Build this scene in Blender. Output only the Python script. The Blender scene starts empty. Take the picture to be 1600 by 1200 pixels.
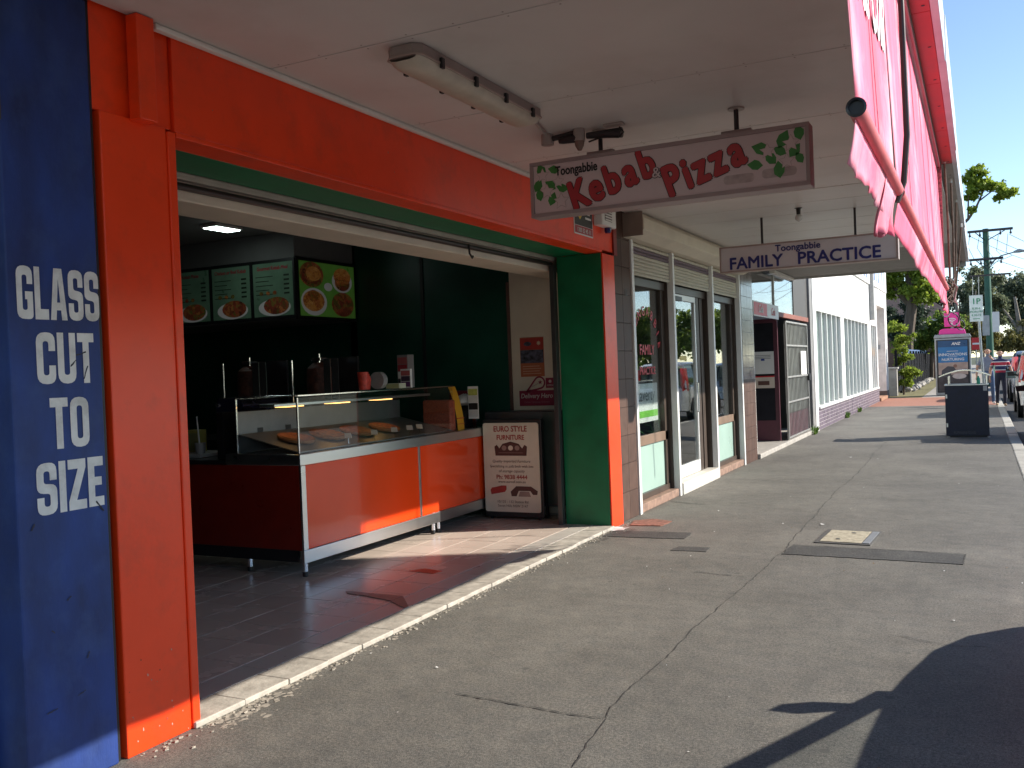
import bpy, bmesh, math, random
from mathutils import Vector, Matrix
random.seed(7)
PI = math.pi
scene = bpy.context.scene
C = scene.collection

# ------------------------------------------------------------------ camera, sky, sun, exposure
cam_d = bpy.data.cameras.new('camera'); cam = bpy.data.objects.new('camera', cam_d); C.objects.link(cam)
cam_d.sensor_width = 36.0; cam_d.lens = 36.0 * 1450 / 1600; cam_d.clip_start = 0.05; cam_d.clip_end = 2000
_r = Vector((0.892436, 0.449488, -0.038967)); _d = Vector((-0.029051, -0.02894, -0.999159)); _f = Vector((-0.450237, 0.892818, -0.012769))
_u = -_d
_f.normalize(); _r = (_r - _f * _r.dot(_f)).normalized(); _u = _r.cross(_f).normalized()
cam.matrix_world = Matrix(((_r.x, _u.x, -_f.x, 0), (_r.y, _u.y, -_f.y, 0), (_r.z, _u.z, -_f.z, 1.65), (0, 0, 0, 1)))
scene.camera = cam
SUN_EL = math.radians(29.1); SUN_AZ = math.radians(62.5)     # azimuth from +Y towards +X
world = bpy.data.worlds.new('World'); scene.world = world; world.use_nodes = True
wn = world.node_tree.nodes; wl = world.node_tree.links; wn.clear()
sky = wn.new('ShaderNodeTexSky'); sky.sky_type = 'NISHITA'; sky.sun_disc = False
sky.sun_elevation = SUN_EL; sky.sun_rotation = SUN_AZ; sky.air_density = 0.85; sky.dust_density = 0.0; sky.ozone_density = 1.0; sky.altitude = 600
bg = wn.new('ShaderNodeBackground'); bg.inputs['Strength'].default_value = 0.14
wo = wn.new('ShaderNodeOutputWorld'); wl.new(sky.outputs[0], bg.inputs[0]); wl.new(bg.outputs[0], wo.inputs[0])
sd = bpy.data.lights.new('sun', 'SUN'); sd.energy = 5.0; sd.angle = math.radians(0.5); sd.color = (1.0, 0.93, 0.82)
sun = bpy.data.objects.new('sun', sd); C.objects.link(sun)
_s = Vector((math.cos(SUN_EL) * math.sin(SUN_AZ), math.cos(SUN_EL) * math.cos(SUN_AZ), math.sin(SUN_EL)))
sun.rotation_euler = _s.to_track_quat('Z', 'Y').to_euler()
vs = scene.view_settings; vs.view_transform = 'Standard'; vs.look = 'None'; vs.exposure = 0.74; vs.gamma = 1.0; vs.use_curve_mapping = False
scene.render.resolution_x = 1024; scene.render.resolution_y = 768
scene.render.engine = 'CYCLES'
scene.cycles.max_bounces = 8; scene.cycles.transparent_max_bounces = 16

# ------------------------------------------------------------------ materials
MATS = {}
def mat(name, col=(.5, .5, .5), rough=.55, metal=0., var=.12, scale=6., bump=0., bscale=80., spec=.5, dirt=0., dirtcol=(.08, .07, .06),
        dscale=2.5, emit=None, estr=0., coat=0., stretch=(1, 1, 1), sss=0., objvar=0., alpha=None):
    if name in MATS: return MATS[name]
    m = bpy.data.materials.new(name); m.use_nodes = True; n = m.node_tree.nodes; l = m.node_tree.links
    b = n['Principled BSDF']; b.inputs['Roughness'].default_value = rough; b.inputs['Metallic'].default_value = metal
    b.inputs['Specular IOR Level'].default_value = spec; b.inputs['Coat Weight'].default_value = coat
    g = n.new('ShaderNodeNewGeometry'); mp = n.new('ShaderNodeMapping'); mp.inputs['Scale'].default_value = stretch
    l.new(g.outputs['Position'], mp.inputs['Vector'])
    nz = n.new('ShaderNodeTexNoise'); nz.inputs['Scale'].default_value = scale; nz.inputs['Detail'].default_value = 5
    l.new(mp.outputs[0], nz.inputs['Vector'])
    rp = n.new('ShaderNodeValToRGB'); rp.color_ramp.elements[0].position = .3; rp.color_ramp.elements[1].position = .7
    rp.color_ramp.elements[0].color = (*[max(0, c * (1 - var)) for c in col], 1); rp.color_ramp.elements[1].color = (*[min(1, c * (1 + var)) for c in col], 1)
    l.new(nz.outputs['Fac'], rp.inputs[0]); out = rp.outputs[0]
    if dirt > 0:
        n2 = n.new('ShaderNodeTexNoise'); n2.inputs['Scale'].default_value = dscale; n2.inputs['Detail'].default_value = 8; n2.inputs['Roughness'].default_value = .65
        l.new(g.outputs['Position'], n2.inputs['Vector'])
        r2 = n.new('ShaderNodeValToRGB'); r2.color_ramp.elements[0].position = .5; r2.color_ramp.elements[1].position = .75
        r2.color_ramp.elements[0].color = (0, 0, 0, 1); r2.color_ramp.elements[1].color = (dirt, dirt, dirt, 1)
        l.new(n2.outputs['Fac'], r2.inputs[0])
        mx = n.new('ShaderNodeMix'); mx.data_type = 'RGBA'; l.new(r2.outputs[0], mx.inputs['Factor']); l.new(out, mx.inputs['A']); mx.inputs['B'].default_value = (*dirtcol, 1); out = mx.outputs['Result']
    if objvar > 0:
        oi = n.new('ShaderNodeObjectInfo'); mr = n.new('ShaderNodeMapRange'); mr.inputs['To Min'].default_value = 1 - objvar; mr.inputs['To Max'].default_value = 1 + objvar
        l.new(oi.outputs['Random'], mr.inputs['Value']); hs = n.new('ShaderNodeHueSaturation'); l.new(mr.outputs[0], hs.inputs['Value']); l.new(out, hs.inputs['Color']); out = hs.outputs[0]
    l.new(out, b.inputs['Base Color'])
    rr = n.new('ShaderNodeMapRange'); rr.inputs['To Min'].default_value = max(0.02, rough - .08); rr.inputs['To Max'].default_value = min(1, rough + .08)
    l.new(nz.outputs['Fac'], rr.inputs['Value']); l.new(rr.outputs[0], b.inputs['Roughness'])
    if bump > 0:
        n3 = n.new('ShaderNodeTexNoise'); n3.inputs['Scale'].default_value = bscale; n3.inputs['Detail'].default_value = 3; l.new(mp.outputs[0], n3.inputs['Vector'])
        bp = n.new('ShaderNodeBump'); bp.inputs['Strength'].default_value = bump; bp.inputs['Distance'].default_value = .01
        l.new(n3.outputs['Fac'], bp.inputs['Height']); l.new(bp.outputs[0], b.inputs['Normal'])
    if emit: b.inputs['Emission Color'].default_value = (*emit, 1); b.inputs['Emission Strength'].default_value = estr
    MATS[name] = m; return m

def glass(name, tint=(.85, .9, .88), refl=1.0, ior=1.5, rough=0.0):
    if name in MATS: return MATS[name]
    m = bpy.data.materials.new(name); m.use_nodes = True; n = m.node_tree.nodes; l = m.node_tree.links
    n.remove(n['Principled BSDF']); o = n['Material Output']
    t = n.new('ShaderNodeBsdfTransparent'); t.inputs[0].default_value = (*tint, 1)
    g = n.new('ShaderNodeBsdfGlossy'); g.inputs['Roughness'].default_value = rough; g.inputs['Color'].default_value = (refl, refl, refl, 1)
    f = n.new('ShaderNodeFresnel'); ge = n.new('ShaderNodeNewGeometry'); ma = n.new('ShaderNodeMath'); ma.operation = 'MULTIPLY_ADD'; ma.inputs[1].default_value = 1 / ior - ior; ma.inputs[2].default_value = ior
    l.new(ge.outputs['Backfacing'], ma.inputs[0]); l.new(ma.outputs[0], f.inputs['IOR'])
    mx = n.new('ShaderNodeMixShader'); l.new(f.outputs[0], mx.inputs[0]); l.new(t.outputs[0], mx.inputs[1]); l.new(g.outputs[0], mx.inputs[2]); l.new(mx.outputs[0], o.inputs['Surface'])
    MATS[name] = m; return m

def asphalt(name, col, dark=.6):
    m = bpy.data.materials.new(name); m.use_nodes = True; n = m.node_tree.nodes; l = m.node_tree.links
    b = n['Principled BSDF']; g = n.new('ShaderNodeNewGeometry')
    def noise(s, d=4, r=.5):
        x = n.new('ShaderNodeTexNoise'); x.inputs['Scale'].default_value = s; x.inputs['Detail'].default_value = d; x.inputs['Roughness'].default_value = r; l.new(g.outputs['Position'], x.inputs['Vector']); return x
    def ramp(src, p0, p1, c0, c1):
        r = n.new('ShaderNodeValToRGB'); e = r.color_ramp.elements; e[0].position = p0; e[1].position = p1; e[0].color = (*c0, 1); e[1].color = (*c1, 1); l.new(src, r.inputs[0]); return r.outputs[0]
    def mul(a, c):
        x = n.new('ShaderNodeMix'); x.data_type = 'RGBA'; x.blend_type = 'MULTIPLY'; x.inputs['Factor'].default_value = 1; l.new(a, x.inputs['A']); l.new(c, x.inputs['B']); return x.outputs['Result']
    def over(a, f, c):
        x = n.new('ShaderNodeMix'); x.data_type = 'RGBA'; l.new(f, x.inputs['Factor']); l.new(a, x.inputs['A']); x.inputs['B'].default_value = (*c, 1); return x.outputs['Result']
    base = ramp(noise(1.1, 6, .6).outputs['Fac'], .3, .72, [c * .8 for c in col], [c * 1.15 for c in col])
    grain = ramp(noise(190, 3, .7).outputs['Fac'], .35, .65, (.5, .5, .51), (1.45, 1.43, 1.4))
    c1 = mul(base, grain)
    mid = ramp(noise(9, 5, .6).outputs['Fac'], .35, .68, (.86, .87, .88), (1.1, 1.08, 1.05)); c1 = mul(c1, mid)
    c1 = mul(c1, ramp(noise(62, 4, .75).outputs['Fac'], .34, .66, (.58, .58, .59), (1.42, 1.41, 1.38)))
    c1 = mul(c1, ramp(noise(.45, 4, .6).outputs['Fac'], .35, .65, (.86, .86, .87), (1.1, 1.1, 1.09)))
    st = ramp(noise(2.3, 7, .7).outputs['Fac'], .6, .7, (0, 0, 0), (.4, .4, .4)); c1 = over(c1, st, (col[0] * .62, col[1] * .6, col[2] * .58))
    vo = n.new('ShaderNodeTexVoronoi'); vo.inputs['Scale'].default_value = 3.1; vo.inputs['Randomness'].default_value = 1; l.new(g.outputs['Position'], vo.inputs['Vector'])
    sp = ramp(vo.outputs['Distance'], .06, .085, (.85, .85, .85), (0, 0, 0)); c1 = over(c1, sp, (col[0] * dark, col[1] * dark, col[2] * dark))
    vo2 = n.new('ShaderNodeTexVoronoi'); vo2.inputs['Scale'].default_value = 11; l.new(g.outputs['Position'], vo2.inputs['Vector'])
    sp2 = ramp(vo2.outputs['Distance'], .04, .055, (.45, .45, .45), (0, 0, 0)); c1 = over(c1, sp2, (min(1, col[0] * 1.9), min(1, col[1] * 1.85), min(1, col[2] * 1.75)))
    l.new(c1, b.inputs['Base Color']); b.inputs['Roughness'].default_value = .82; b.inputs['Specular IOR Level'].default_value = .35
    bp = n.new('ShaderNodeBump'); bp.inputs['Strength'].default_value = .55; bp.inputs['Distance'].default_value = .006; l.new(noise(150, 3, .7).outputs['Fac'], bp.inputs['Height'])
    bp2 = n.new('ShaderNodeBump'); bp2.inputs['Strength'].default_value = .35; bp2.inputs['Distance'].default_value = .03; l.new(noise(3.5, 3, .5).outputs['Fac'], bp2.inputs['Height'])
    l.new(bp.outputs[0], bp2.inputs['Normal']); l.new(bp2.outputs[0], b.inputs['Normal'])
    MATS[name] = m; return m

def photomat(name, cols, scale, es=.04):
    if name in MATS: return MATS[name]
    m = bpy.data.materials.new(name); m.use_nodes = True; n = m.node_tree.nodes; l = m.node_tree.links; b = n['Principled BSDF']; b.inputs['Roughness'].default_value = .35
    g = n.new('ShaderNodeNewGeometry'); nz = n.new('ShaderNodeTexNoise'); nz.inputs['Scale'].default_value = scale * .6; l.new(g.outputs['Position'], nz.inputs['Vector'])
    mv = n.new('ShaderNodeMix'); mv.data_type = 'RGBA'; mv.inputs['Factor'].default_value = .12; l.new(g.outputs['Position'], mv.inputs['A']); l.new(nz.outputs['Color'], mv.inputs['B'])
    v = n.new('ShaderNodeTexVoronoi'); v.inputs['Scale'].default_value = scale; l.new(mv.outputs['Result'], v.inputs['Vector']); sp = n.new('ShaderNodeSeparateColor'); l.new(v.outputs['Color'], sp.inputs[0])
    r = n.new('ShaderNodeValToRGB'); e = r.color_ramp.elements; e[0].color = (*cols[0], 1); e[1].color = (*cols[-1], 1)
    for i, c in enumerate(cols[1:-1]): x = e.new((i + 1) / (len(cols) - 1)); x.color = (*c, 1)
    l.new(sp.outputs[0], r.inputs[0]); l.new(r.outputs[0], b.inputs['Base Color']); l.new(r.outputs[0], b.inputs['Emission Color']); b.inputs['Emission Strength'].default_value = es; MATS[name] = m; return m

def leafmat(name, c0, c1, tr=.35):
    m = bpy.data.materials.new(name); m.use_nodes = True; n = m.node_tree.nodes; l = m.node_tree.links
    b = n['Principled BSDF']; b.inputs['Roughness'].default_value = .55
    g = n.new('ShaderNodeNewGeometry'); r = n.new('ShaderNodeValToRGB'); r.color_ramp.elements[0].color = (*c0, 1); r.color_ramp.elements[1].color = (*c1, 1)
    l.new(g.outputs['Random Per Island'], r.inputs[0]); l.new(r.outputs[0], b.inputs['Base Color'])
    t = n.new('ShaderNodeBsdfTranslucent'); l.new(r.outputs[0], t.inputs[0]); mx = n.new('ShaderNodeMixShader'); mx.inputs[0].default_value = tr
    l.new(b.outputs[0], mx.inputs[1]); l.new(t.outputs[0], mx.inputs[2]); l.new(mx.outputs[0], n['Material Output'].inputs['Surface'])
    MATS[name] = m; return m

# ------------------------------------------------------------------ mesh helpers
class MB:
    def __init__(s): s.v = []; s.f = []; s.m = []; s.cur = 0
    def face(s, pts):
        i = len(s.v); s.v += [tuple(p) for p in pts]; s.f.append(tuple(range(i, i + len(pts)))); s.m.append(s.cur)
    def add(s, verts, faces):
        i = len(s.v); s.v += [tuple(p) for p in verts]
        for f in faces: s.f.append(tuple(i + k for k in f)); s.m.append(s.cur)
    def box(s, x0, x1, y0, y1, z0, z1):
        x0, x1 = min(x0, x1), max(x0, x1); y0, y1 = min(y0, y1), max(y0, y1); z0, z1 = min(z0, z1), max(z0, z1)
        s.add([(x0, y0, z0), (x1, y0, z0), (x1, y1, z0), (x0, y1, z0), (x0, y0, z1), (x1, y0, z1), (x1, y1, z1), (x0, y1, z1)],
              [(0, 3, 2, 1), (4, 5, 6, 7), (0, 1, 5, 4), (1, 2, 6, 5), (2, 3, 7, 6), (3, 0, 4, 7)]); return s
    def bar(s, a, b, w, h, up=(0, 0, 1)):
        a = Vector(a); b = Vector(b); d = (b - a).normalized(); u = Vector(up)
        if abs(d.dot(u)) > .98: u = Vector((1, 0, 0))
        sx = d.cross(u).normalized(); uy = sx.cross(d).normalized()
        P = [p + sx * i * w / 2 + uy * j * h / 2 for p in (a, b) for i, j in ((-1, -1), (1, -1), (1, 1), (-1, 1))]
        s.add(P, [(3, 2, 1, 0), (4, 5, 6, 7), (0, 1, 5, 4), (1, 2, 6, 5), (2, 3, 7, 6), (3, 0, 4, 7)]); return s
    def tube(s, pts, r, n=8, cap=True):
        pts = [Vector(p) for p in pts]; rs = r if isinstance(r, (list, tuple)) else [r] * len(pts); rings = []
        u = None
        for i, p in enumerate(pts):
            d = (pts[min(i + 1, len(pts) - 1)] - pts[max(i - 1, 0)]).normalized()
            if u is None: u = d.orthogonal().normalized()
            else:
                u = (u - d * u.dot(d)); u = u.normalized() if u.length > 1e-6 else d.orthogonal().normalized()
            w = d.cross(u); rings.append([p + (u * math.cos(2 * PI * k / n) + w * math.sin(2 * PI * k / n)) * rs[i] for k in range(n)])
        V = [q for rg in rings for q in rg]; F = []
        for i in range(len(pts) - 1):
            for k in range(n): F.append((i * n + k, i * n + (k + 1) % n, (i + 1) * n + (k + 1) % n, (i + 1) * n + k))
        if cap: F.append(tuple(range(n - 1, -1, -1))); F.append(tuple((len(pts) - 1) * n + k for k in range(n)))
        s.add(V, F); return s
    def lathe(s, c, prof, n=20, axis='Z'):
        c = Vector(c); V = []
        for r, h in prof:
            for k in range(n):
                a = 2 * PI * k / n; x, y = r * math.cos(a), r * math.sin(a)
                V.append(c + {'Z': Vector((x, y, h)), 'X': Vector((h, x, y)), 'Y': Vector((y, h, x))}[axis])
        F = []
        for i in range(len(prof) - 1):
            for k in range(n): F.append((i * n + k, i * n + (k + 1) % n, (i + 1) * n + (k + 1) % n, (i + 1) * n + k))
        F.append(tuple(range(n - 1, -1, -1))); F.append(tuple((len(prof) - 1) * n + k for k in range(n)))
        s.add(V, F); return s
    def prism(s, poly, axis, a, b):
        # poly: 2D points; axis 'X': (y,z), 'Y': (x,z), 'Z': (x,y)
        def P(p, t): return {'X': (t, p[0], p[1]), 'Y': (p[0], t, p[1]), 'Z': (p[0], p[1], t)}[axis]
        n = len(poly); V = [P(p, a) for p in poly] + [P(p, b) for p in poly]
        F = [tuple(range(n - 1, -1, -1)), tuple(range(n, 2 * n))] + [(i, (i + 1) % n, n + (i + 1) % n, n + i) for i in range(n)]
        s.add(V, F); return s
    def build(s, name, mats, parent=None, bevel=0., smooth=False, seg=2):
        me = bpy.data.meshes.new(name); off = worldloc(parent)
        me.from_pydata([(x - off.x, y - off.y, z - off.z) for x, y, z in s.v], [], s.f)
        if not isinstance(mats, (list, tuple)): mats = [mats]
        for m in mats: me.materials.append(m)
        for p, k in zip(me.polygons, s.m): p.material_index = k
        bm = bmesh.new(); bm.from_mesh(me)
        bmesh.ops.recalc_face_normals(bm, faces=bm.faces)
        if bevel > 0:
            bmesh.ops.remove_doubles(bm, verts=bm.verts, dist=1e-5)
            ed = [e for e in bm.edges if len(e.link_faces) == 2 and e.calc_face_angle(0) > .5]
            bmesh.ops.bevel(bm, geom=ed, offset=bevel, segments=seg, affect='EDGES', profile=.5, clamp_overlap=True)
        bm.to_mesh(me); bm.free()
        if smooth:
            for p in me.polygons: p.use_smooth = True
            me.set_sharp_from_angle(angle=math.radians(40))
        o = bpy.data.objects.new(name, me); C.objects.link(o)
        if parent is not None: o.parent = parent
        return o
def worldloc(o):
    v = Vector((0, 0, 0))
    while o is not None: v += o.location; o = o.parent
    return v
def bx(name, m, parent, x0, x1, y0, y1, z0, z1, bevel=0.): return MB().box(x0, x1, y0, y1, z0, z1).build(name, m, parent, bevel)
def tag(o, label, cat, group=None):
    o['label'] = label; o['category'] = cat
    if group: o['group'] = group
    return o
def thing(name, label, cat, loc=(0, 0, 0), group=None):
    o = bpy.data.objects.new(name, None); C.objects.link(o); o.location = loc; o.empty_display_size = .1; return tag(o, label, cat, group)
def struct(o): o['kind'] = 'structure'; return o
def clone(o, parent=None):
    c = o.copy(); C.objects.link(c); c.parent = parent
    for ch in list(o.children): clone(ch, c)
    return c

AX = {'facade': (Vector((0, 1, 0)), Vector((0, 0, 1)), Vector((1, 0, 0))), 'across': (Vector((1, 0, 0)), Vector((0, 0, 1)), Vector((0, -1, 0))), 'ground': (Vector((1, 0, 0)), Vector((0, 1, 0)), Vector((0, 0, 1)))}
def _place(me, origin, axes, parent, name, m, sx=1., rot=0., shear=0.):
    xa, ya, na = AX[axes] if isinstance(axes, str) else axes; o0 = Vector(origin); off = worldloc(parent); cr, sr = math.cos(rot), math.sin(rot)
    for v in me.vertices:
        x, y, z = v.co; x = x * sx + shear * y; x, y = x * cr - y * sr, x * sr + y * cr
        v.co = o0 + xa * x + ya * y + na * z - off
    me.materials.clear(); me.materials.append(m); me.name = name
    o = bpy.data.objects.new(name, me); C.objects.link(o)
    if parent is not None: o.parent = parent
    return o
def text(body, size, m, parent, origin, axes='facade', align='CENTER', bold=0., sx=1., rot=0., shear=0., space=1., name='lettering', extr=0.):
    cu = bpy.data.curves.new('t', 'FONT'); cu.body = body; cu.size = size; cu.align_x = align;  cu.space_character = space; cu.resolution_u = 3; cu.extrude = extr
    ob = bpy.data.objects.new('t', cu); C.objects.link(ob); dg = bpy.context.evaluated_depsgraph_get(); me = bpy.data.meshes.new_from_object(ob.evaluated_get(dg))
    bpy.data.objects.remove(ob); bpy.data.curves.remove(cu)
    if bold > 0:      # heavier weight: the glyphs laid side by side in a few thin layers
        bm = bmesh.new(); e = bold * size; nl = 0
        for dx, dy in ((0, 0), (-e, 0), (e, 0), (0, e), (0, -e), (-e * .7, e * .7), (e * .7, e * .7), (-e * .7, -e * .7), (e * .7, -e * .7)):
            k0 = len(bm.verts); bm.from_mesh(me); bm.verts.ensure_lookup_table()
            for v in bm.verts[k0:]: v.co += Vector((dx / sx, dy, .00025 * nl))
            nl += 1
        bm.to_mesh(me); bm.free()
    return _place(me, origin, axes, parent, name, m, sx, rot, shear)
def shape(outlines, m, parent, origin, axes='facade', name='print', rot=0., sx=1.):
    cu = bpy.data.curves.new('t', 'CURVE'); cu.dimensions = '2D'; cu.fill_mode = 'BOTH'
    for pts in outlines:
        sp = cu.splines.new('POLY'); sp.points.add(len(pts) - 1); sp.use_cyclic_u = True
        for k, p in enumerate(pts): sp.points[k].co = (p[0], p[1], 0, 1)
    ob = bpy.data.objects.new('t', cu); C.objects.link(ob); dg = bpy.context.evaluated_depsgraph_get(); me = bpy.data.meshes.new_from_object(ob.evaluated_get(dg))
    bpy.data.objects.remove(ob); bpy.data.curves.remove(cu)
    return _place(me, origin, axes, parent, name, m, sx, rot)
def circ(cx, cy, rx, ry=None, n=20): ry = ry or rx; return [(cx + rx * math.cos(2 * PI * k / n), cy + ry * math.sin(2 * PI * k / n)) for k in range(n)]
def rect(x0, y0, x1, y1): return [(x0, y0), (x1, y0), (x1, y1), (x0, y1)]
def roundp(pts):
    out = []; n = len(pts)
    for i, p in enumerate(pts):
        if len(p) < 3 or p[2] <= 0: out.append((p[0], p[1])); continue
        a = Vector(pts[i - 1][:2]); c = Vector(pts[(i + 1) % n][:2]); q = Vector(p[:2]); r = min(p[2], (a - q).length * .48, (c - q).length * .48)
        s = q + (a - q).normalized() * r; e = q + (c - q).normalized() * r
        for k in range(5):
            t = k / 4; out.append(tuple((1 - t) ** 2 * s + 2 * t * (1 - t) * q + t * t * e))
    return out
def star(cx, cy, R, r, n=5, a0=PI / 2): return [(cx + (R if k % 2 == 0 else r) * math.cos(a0 + PI * k / n), cy + (R if k % 2 == 0 else r) * math.sin(a0 + PI * k / n)) for k in range(2 * n)]

# ------------------------------------------------------------------ palette
ORANGE = mat('orange_gloss_paint', (.90, .054, .006), .36, var=.08, scale=2.2, bump=.08, bscale=26, dirt=.38, dirtcol=(.42, .05, .02), dscale=4.5)
GREEN = mat('green_gloss_paint', (.003, .15, .056), .42, var=.2, scale=4, bump=.06, bscale=30)
BLUE = mat('weathered_blue_paint', (.009, .034, .17), .58, var=.4, scale=3.2, bump=.15, bscale=50, dirt=.4, dirtcol=(.05, .10, .27), dscale=5, stretch=(1, 1.6, .7))
BLUED = mat('dark_blue_paint', (.012, .028, .12), .6, var=.2, dirt=.3, dirtcol=(.05, .05, .08))
WHITE = mat('white_paint', (.72, .70, .66), .5, var=.05, scale=2, dirt=.12, dirtcol=(.4, .36, .3))
OFFW = mat('sign_lettering_white', (.72, .70, .68), .55, var=.12, scale=12, dirt=.55, dirtcol=(.25, .22, .2), dscale=9)
CREAM = mat('cream_paint', (.66, .58, .47), .5, var=.07, scale=3, dirt=.15, dirtcol=(.35, .3, .22))
CEIL = mat('awning_sheet_paint', (.62, .585, .56), .42, var=.06, scale=1.5, bump=.05, bscale=3, dirt=.3, dirtcol=(.42, .36, .31), dscale=1.6, spec=.4)
STEEL = mat('brushed_steel', (.62, .62, .62), .3, metal=1., var=.03, scale=12, stretch=(1, .06, 1))
CHROME = mat('bright_steel', (.75, .75, .76), .14, metal=1., var=.04)
ALU = mat('aluminium_frame', (.63, .62, .60), .42, metal=.55, var=.06, dirt=.2, dirtcol=(.3, .27, .24))
WALU = mat('white_powdercoat', (.74, .73, .70), .4, var=.04, dirt=.15, dirtcol=(.4, .37, .32), dscale=4)
BLACK = mat('black_plastic', (.012, .012, .014), .45, var=.2)
DARK = mat('dark_interior_paint', (.018, .019, .02), .7, var=.2)
DGREEN = mat('dark_green_laminate', (.006, .055, .036), .35, var=.3, scale=2)
BROWN = mat('brown_ceramic_tile', (.085, .048, .036), .55, spec=.25, var=.16, scale=9, objvar=.12, dirt=.2, dirtcol=(.16, .11, .08), dscale=5)
BROWNW = mat('brown_metal_frame', (.06, .042, .032), .4, var=.15)
MORTAR = mat('tile_grout', (.09, .075, .065), .9, var=.2)
CONC = mat('concrete', (.36, .335, .30), .85, var=.18, scale=9, bump=.3, bscale=60, dirt=.4, dirtcol=(.16, .14, .12), dscale=4)
KERB = mat('kerb_concrete', (.40, .38, .335), .85, var=.15, scale=6, bump=.3, bscale=70, dirt=.3, dirtcol=(.2, .18, .15))
FTILE = mat('beige_floor_tile', (.58, .485, .415), .26, var=.05, scale=3, objvar=.06, dirt=.12, dirtcol=(.28, .23, .2), dscale=3, spec=.4)
FTILE2 = mat('grey_border_tile', (.52, .48, .43), .3, var=.05, scale=3, objvar=.06, dirt=.12, dirtcol=(.22, .2, .18), dscale=4)
RAMPSHADE = mat('shaded_ramp_tile', (.19, .15, .135), .4, var=.2, objvar=.05)  # shade of the tilted ramp face put into the colour; plates lie flat
NOSE = mat('worn_step_edge', (.42, .385, .33), .7, var=.2, scale=14, bump=.25, bscale=50, dirt=.5, dirtcol=(.22, .19, .16), dscale=6)
ASPH = asphalt('footpath_asphalt', (.160, .153, .138))
ASPH2 = asphalt('patch_asphalt', (.075, .074, .072))
ROADM = asphalt('road_asphalt', (.075, .075, .078))
TAR = mat('crack_shadow_tar', (.05, .046, .042), .95, var=.3, scale=40)
RED = mat('red_vinyl', (.52, .02, .025), .45, var=.08)
PAPER = mat('white_paper', (.72, .71, .69), .6, var=.04)
GLS = glass('window_glass', (.88, .91, .90), 1.0, 1.6)
CGL = glass('display_glass', (.93, .95, .95), 1.0, 1.42)
CARGL = glass('car_glass', (.35, .4, .4), 1.0, 1.5)
RUBBER = mat('tyre_rubber', (.012, .012, .012), .8, var=.2)
# ================================================================== GROUND
struct(MB().box(-400, 400, -300, 700, -.9, -.5).build('ground', mat('grassy_earth', (.06, .07, .03), .95, var=.3, scale=.6)))
struct(MB().box(.66, 11.0, -60, 300, -.5, -.12).build('road', ROADM))
pave = struct(MB().box(-12, .46, -30, 33.6, -.5, 0).build('footpath', ASPH))
struct(MB().box(-4.2, .46, 33.6, 40.4, -.5, 0.0).build('brick_driveway', mat('red_brick_paving', (.30, .13, .085), .85, var=.25, scale=14, bump=.3, bscale=25, dirt=.3, dirtcol=(.2, .14, .11))))
struct(MB().box(-2.1, .46, 40.4, 160, -.5, -.003).build('concrete_path', mat('pale_path', (.33, .30, .26), .9, var=.12, scale=3, bump=.2)))
struct(MB().box(-4.5, -2.1, 40.4, 160, -.5, -.01).build('verge', mat('dry_verge', (.17, .15, .06), .95, var=.4, scale=5, bump=.5, bscale=30)))
k = MB()
for i in range(80):
    y = -20 + i * 1.8
    k.box(.462, .656, y + .006, y + 1.794, -.5, .004 + .004 * math.sin(i * 3.1))
struct(k.build('kerb', KERB, None, bevel=.02))
struct(MB().box(11.0, 60, -60, 300, -.5, 0).build('far_verge', mat('far_grass', (.09, .10, .04), .95, var=.35, scale=2)))

# ragged ribbons (cracks, joints) and patches lying in the footpath
def ribbon(pts, w, z, jit, step=.05, seed=0):
    rnd = random.Random(seed); P = [Vector((p[0], p[1], 0)) for p in pts]; line = []
    for a, b in zip(P, P[1:]):
        n = max(1, int((b - a).length / step))
        for i in range(n): line.append(a.lerp(b, i / n))
    line.append(P[-1]); L = []; R = []; mb = MB(); drift = 0
    for i, p in enumerate(line):
        d = (line[min(i + 1, len(line) - 1)] - line[max(i - 1, 0)]).normalized(); nrm = Vector((-d.y, d.x, 0)); drift = drift * .9 + rnd.uniform(-jit, jit) * .6
        ww = w * rnd.uniform(.25, 1.2); L.append(p + nrm * (drift + ww / 2)); R.append(p + nrm * (drift - ww / 2))
    for i in range(len(line) - 1): mb.face([(L[i].x, L[i].y, z), (L[i + 1].x, L[i + 1].y, z), (R[i + 1].x, R[i + 1].y, z), (R[i].x, R[i].y, z)])
    return mb
ribbon([(-1.53, 3.2), (-1.55, 3.5), (-1.65, 4.16), (-1.63, 5.14), (-1.62, 7.1), (-1.57, 8.27), (-1.6, 9.63), (-1.64, 11.74), (-1.61, 14.1), (-1.67, 17.54), (-1.68, 20)], .0075, .004, .014, seed=1).build('pour_joint', TAR, pave)
for s, (pts, w) in enumerate([([(-2.46, 4.1), (-2.1, 4.06), (-1.63, 4.04)], .012), ([(-2.07, 7.22), (-1.66, 7.15)], .014), ([(-3.4, 10.9), (-2.87, 10.74)], .02), ([(-3.3, 13.2), (-2.2, 13.0), (-1.65, 13.05)], .012), ([(-1.6, 11.9), (-2.5, 11.8)], .008), ([(-.55, 5.9), (-.2, 5.75), (0, 5.8)], .008)]):
    ribbon(pts, w, .005, .012, .03, seed=10 + s).build('crack', TAR, pave)
def slab(name, poly, z, m, parent, jit=.008, seed=3):
    rnd = random.Random(seed); out = []
    for a, b in zip(poly, poly[1:] + poly[:1]):
        n = max(2, int(math.dist(a, b) / .05))
        for i in range(n): t = i / n; out.append((a[0] + (b[0] - a[0]) * t + rnd.uniform(-jit, jit), a[1] + (b[1] - a[1]) * t + rnd.uniform(-jit, jit)))
    return MB().prism(out, 'Z', .0005, z).build(name, m, parent)
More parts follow.
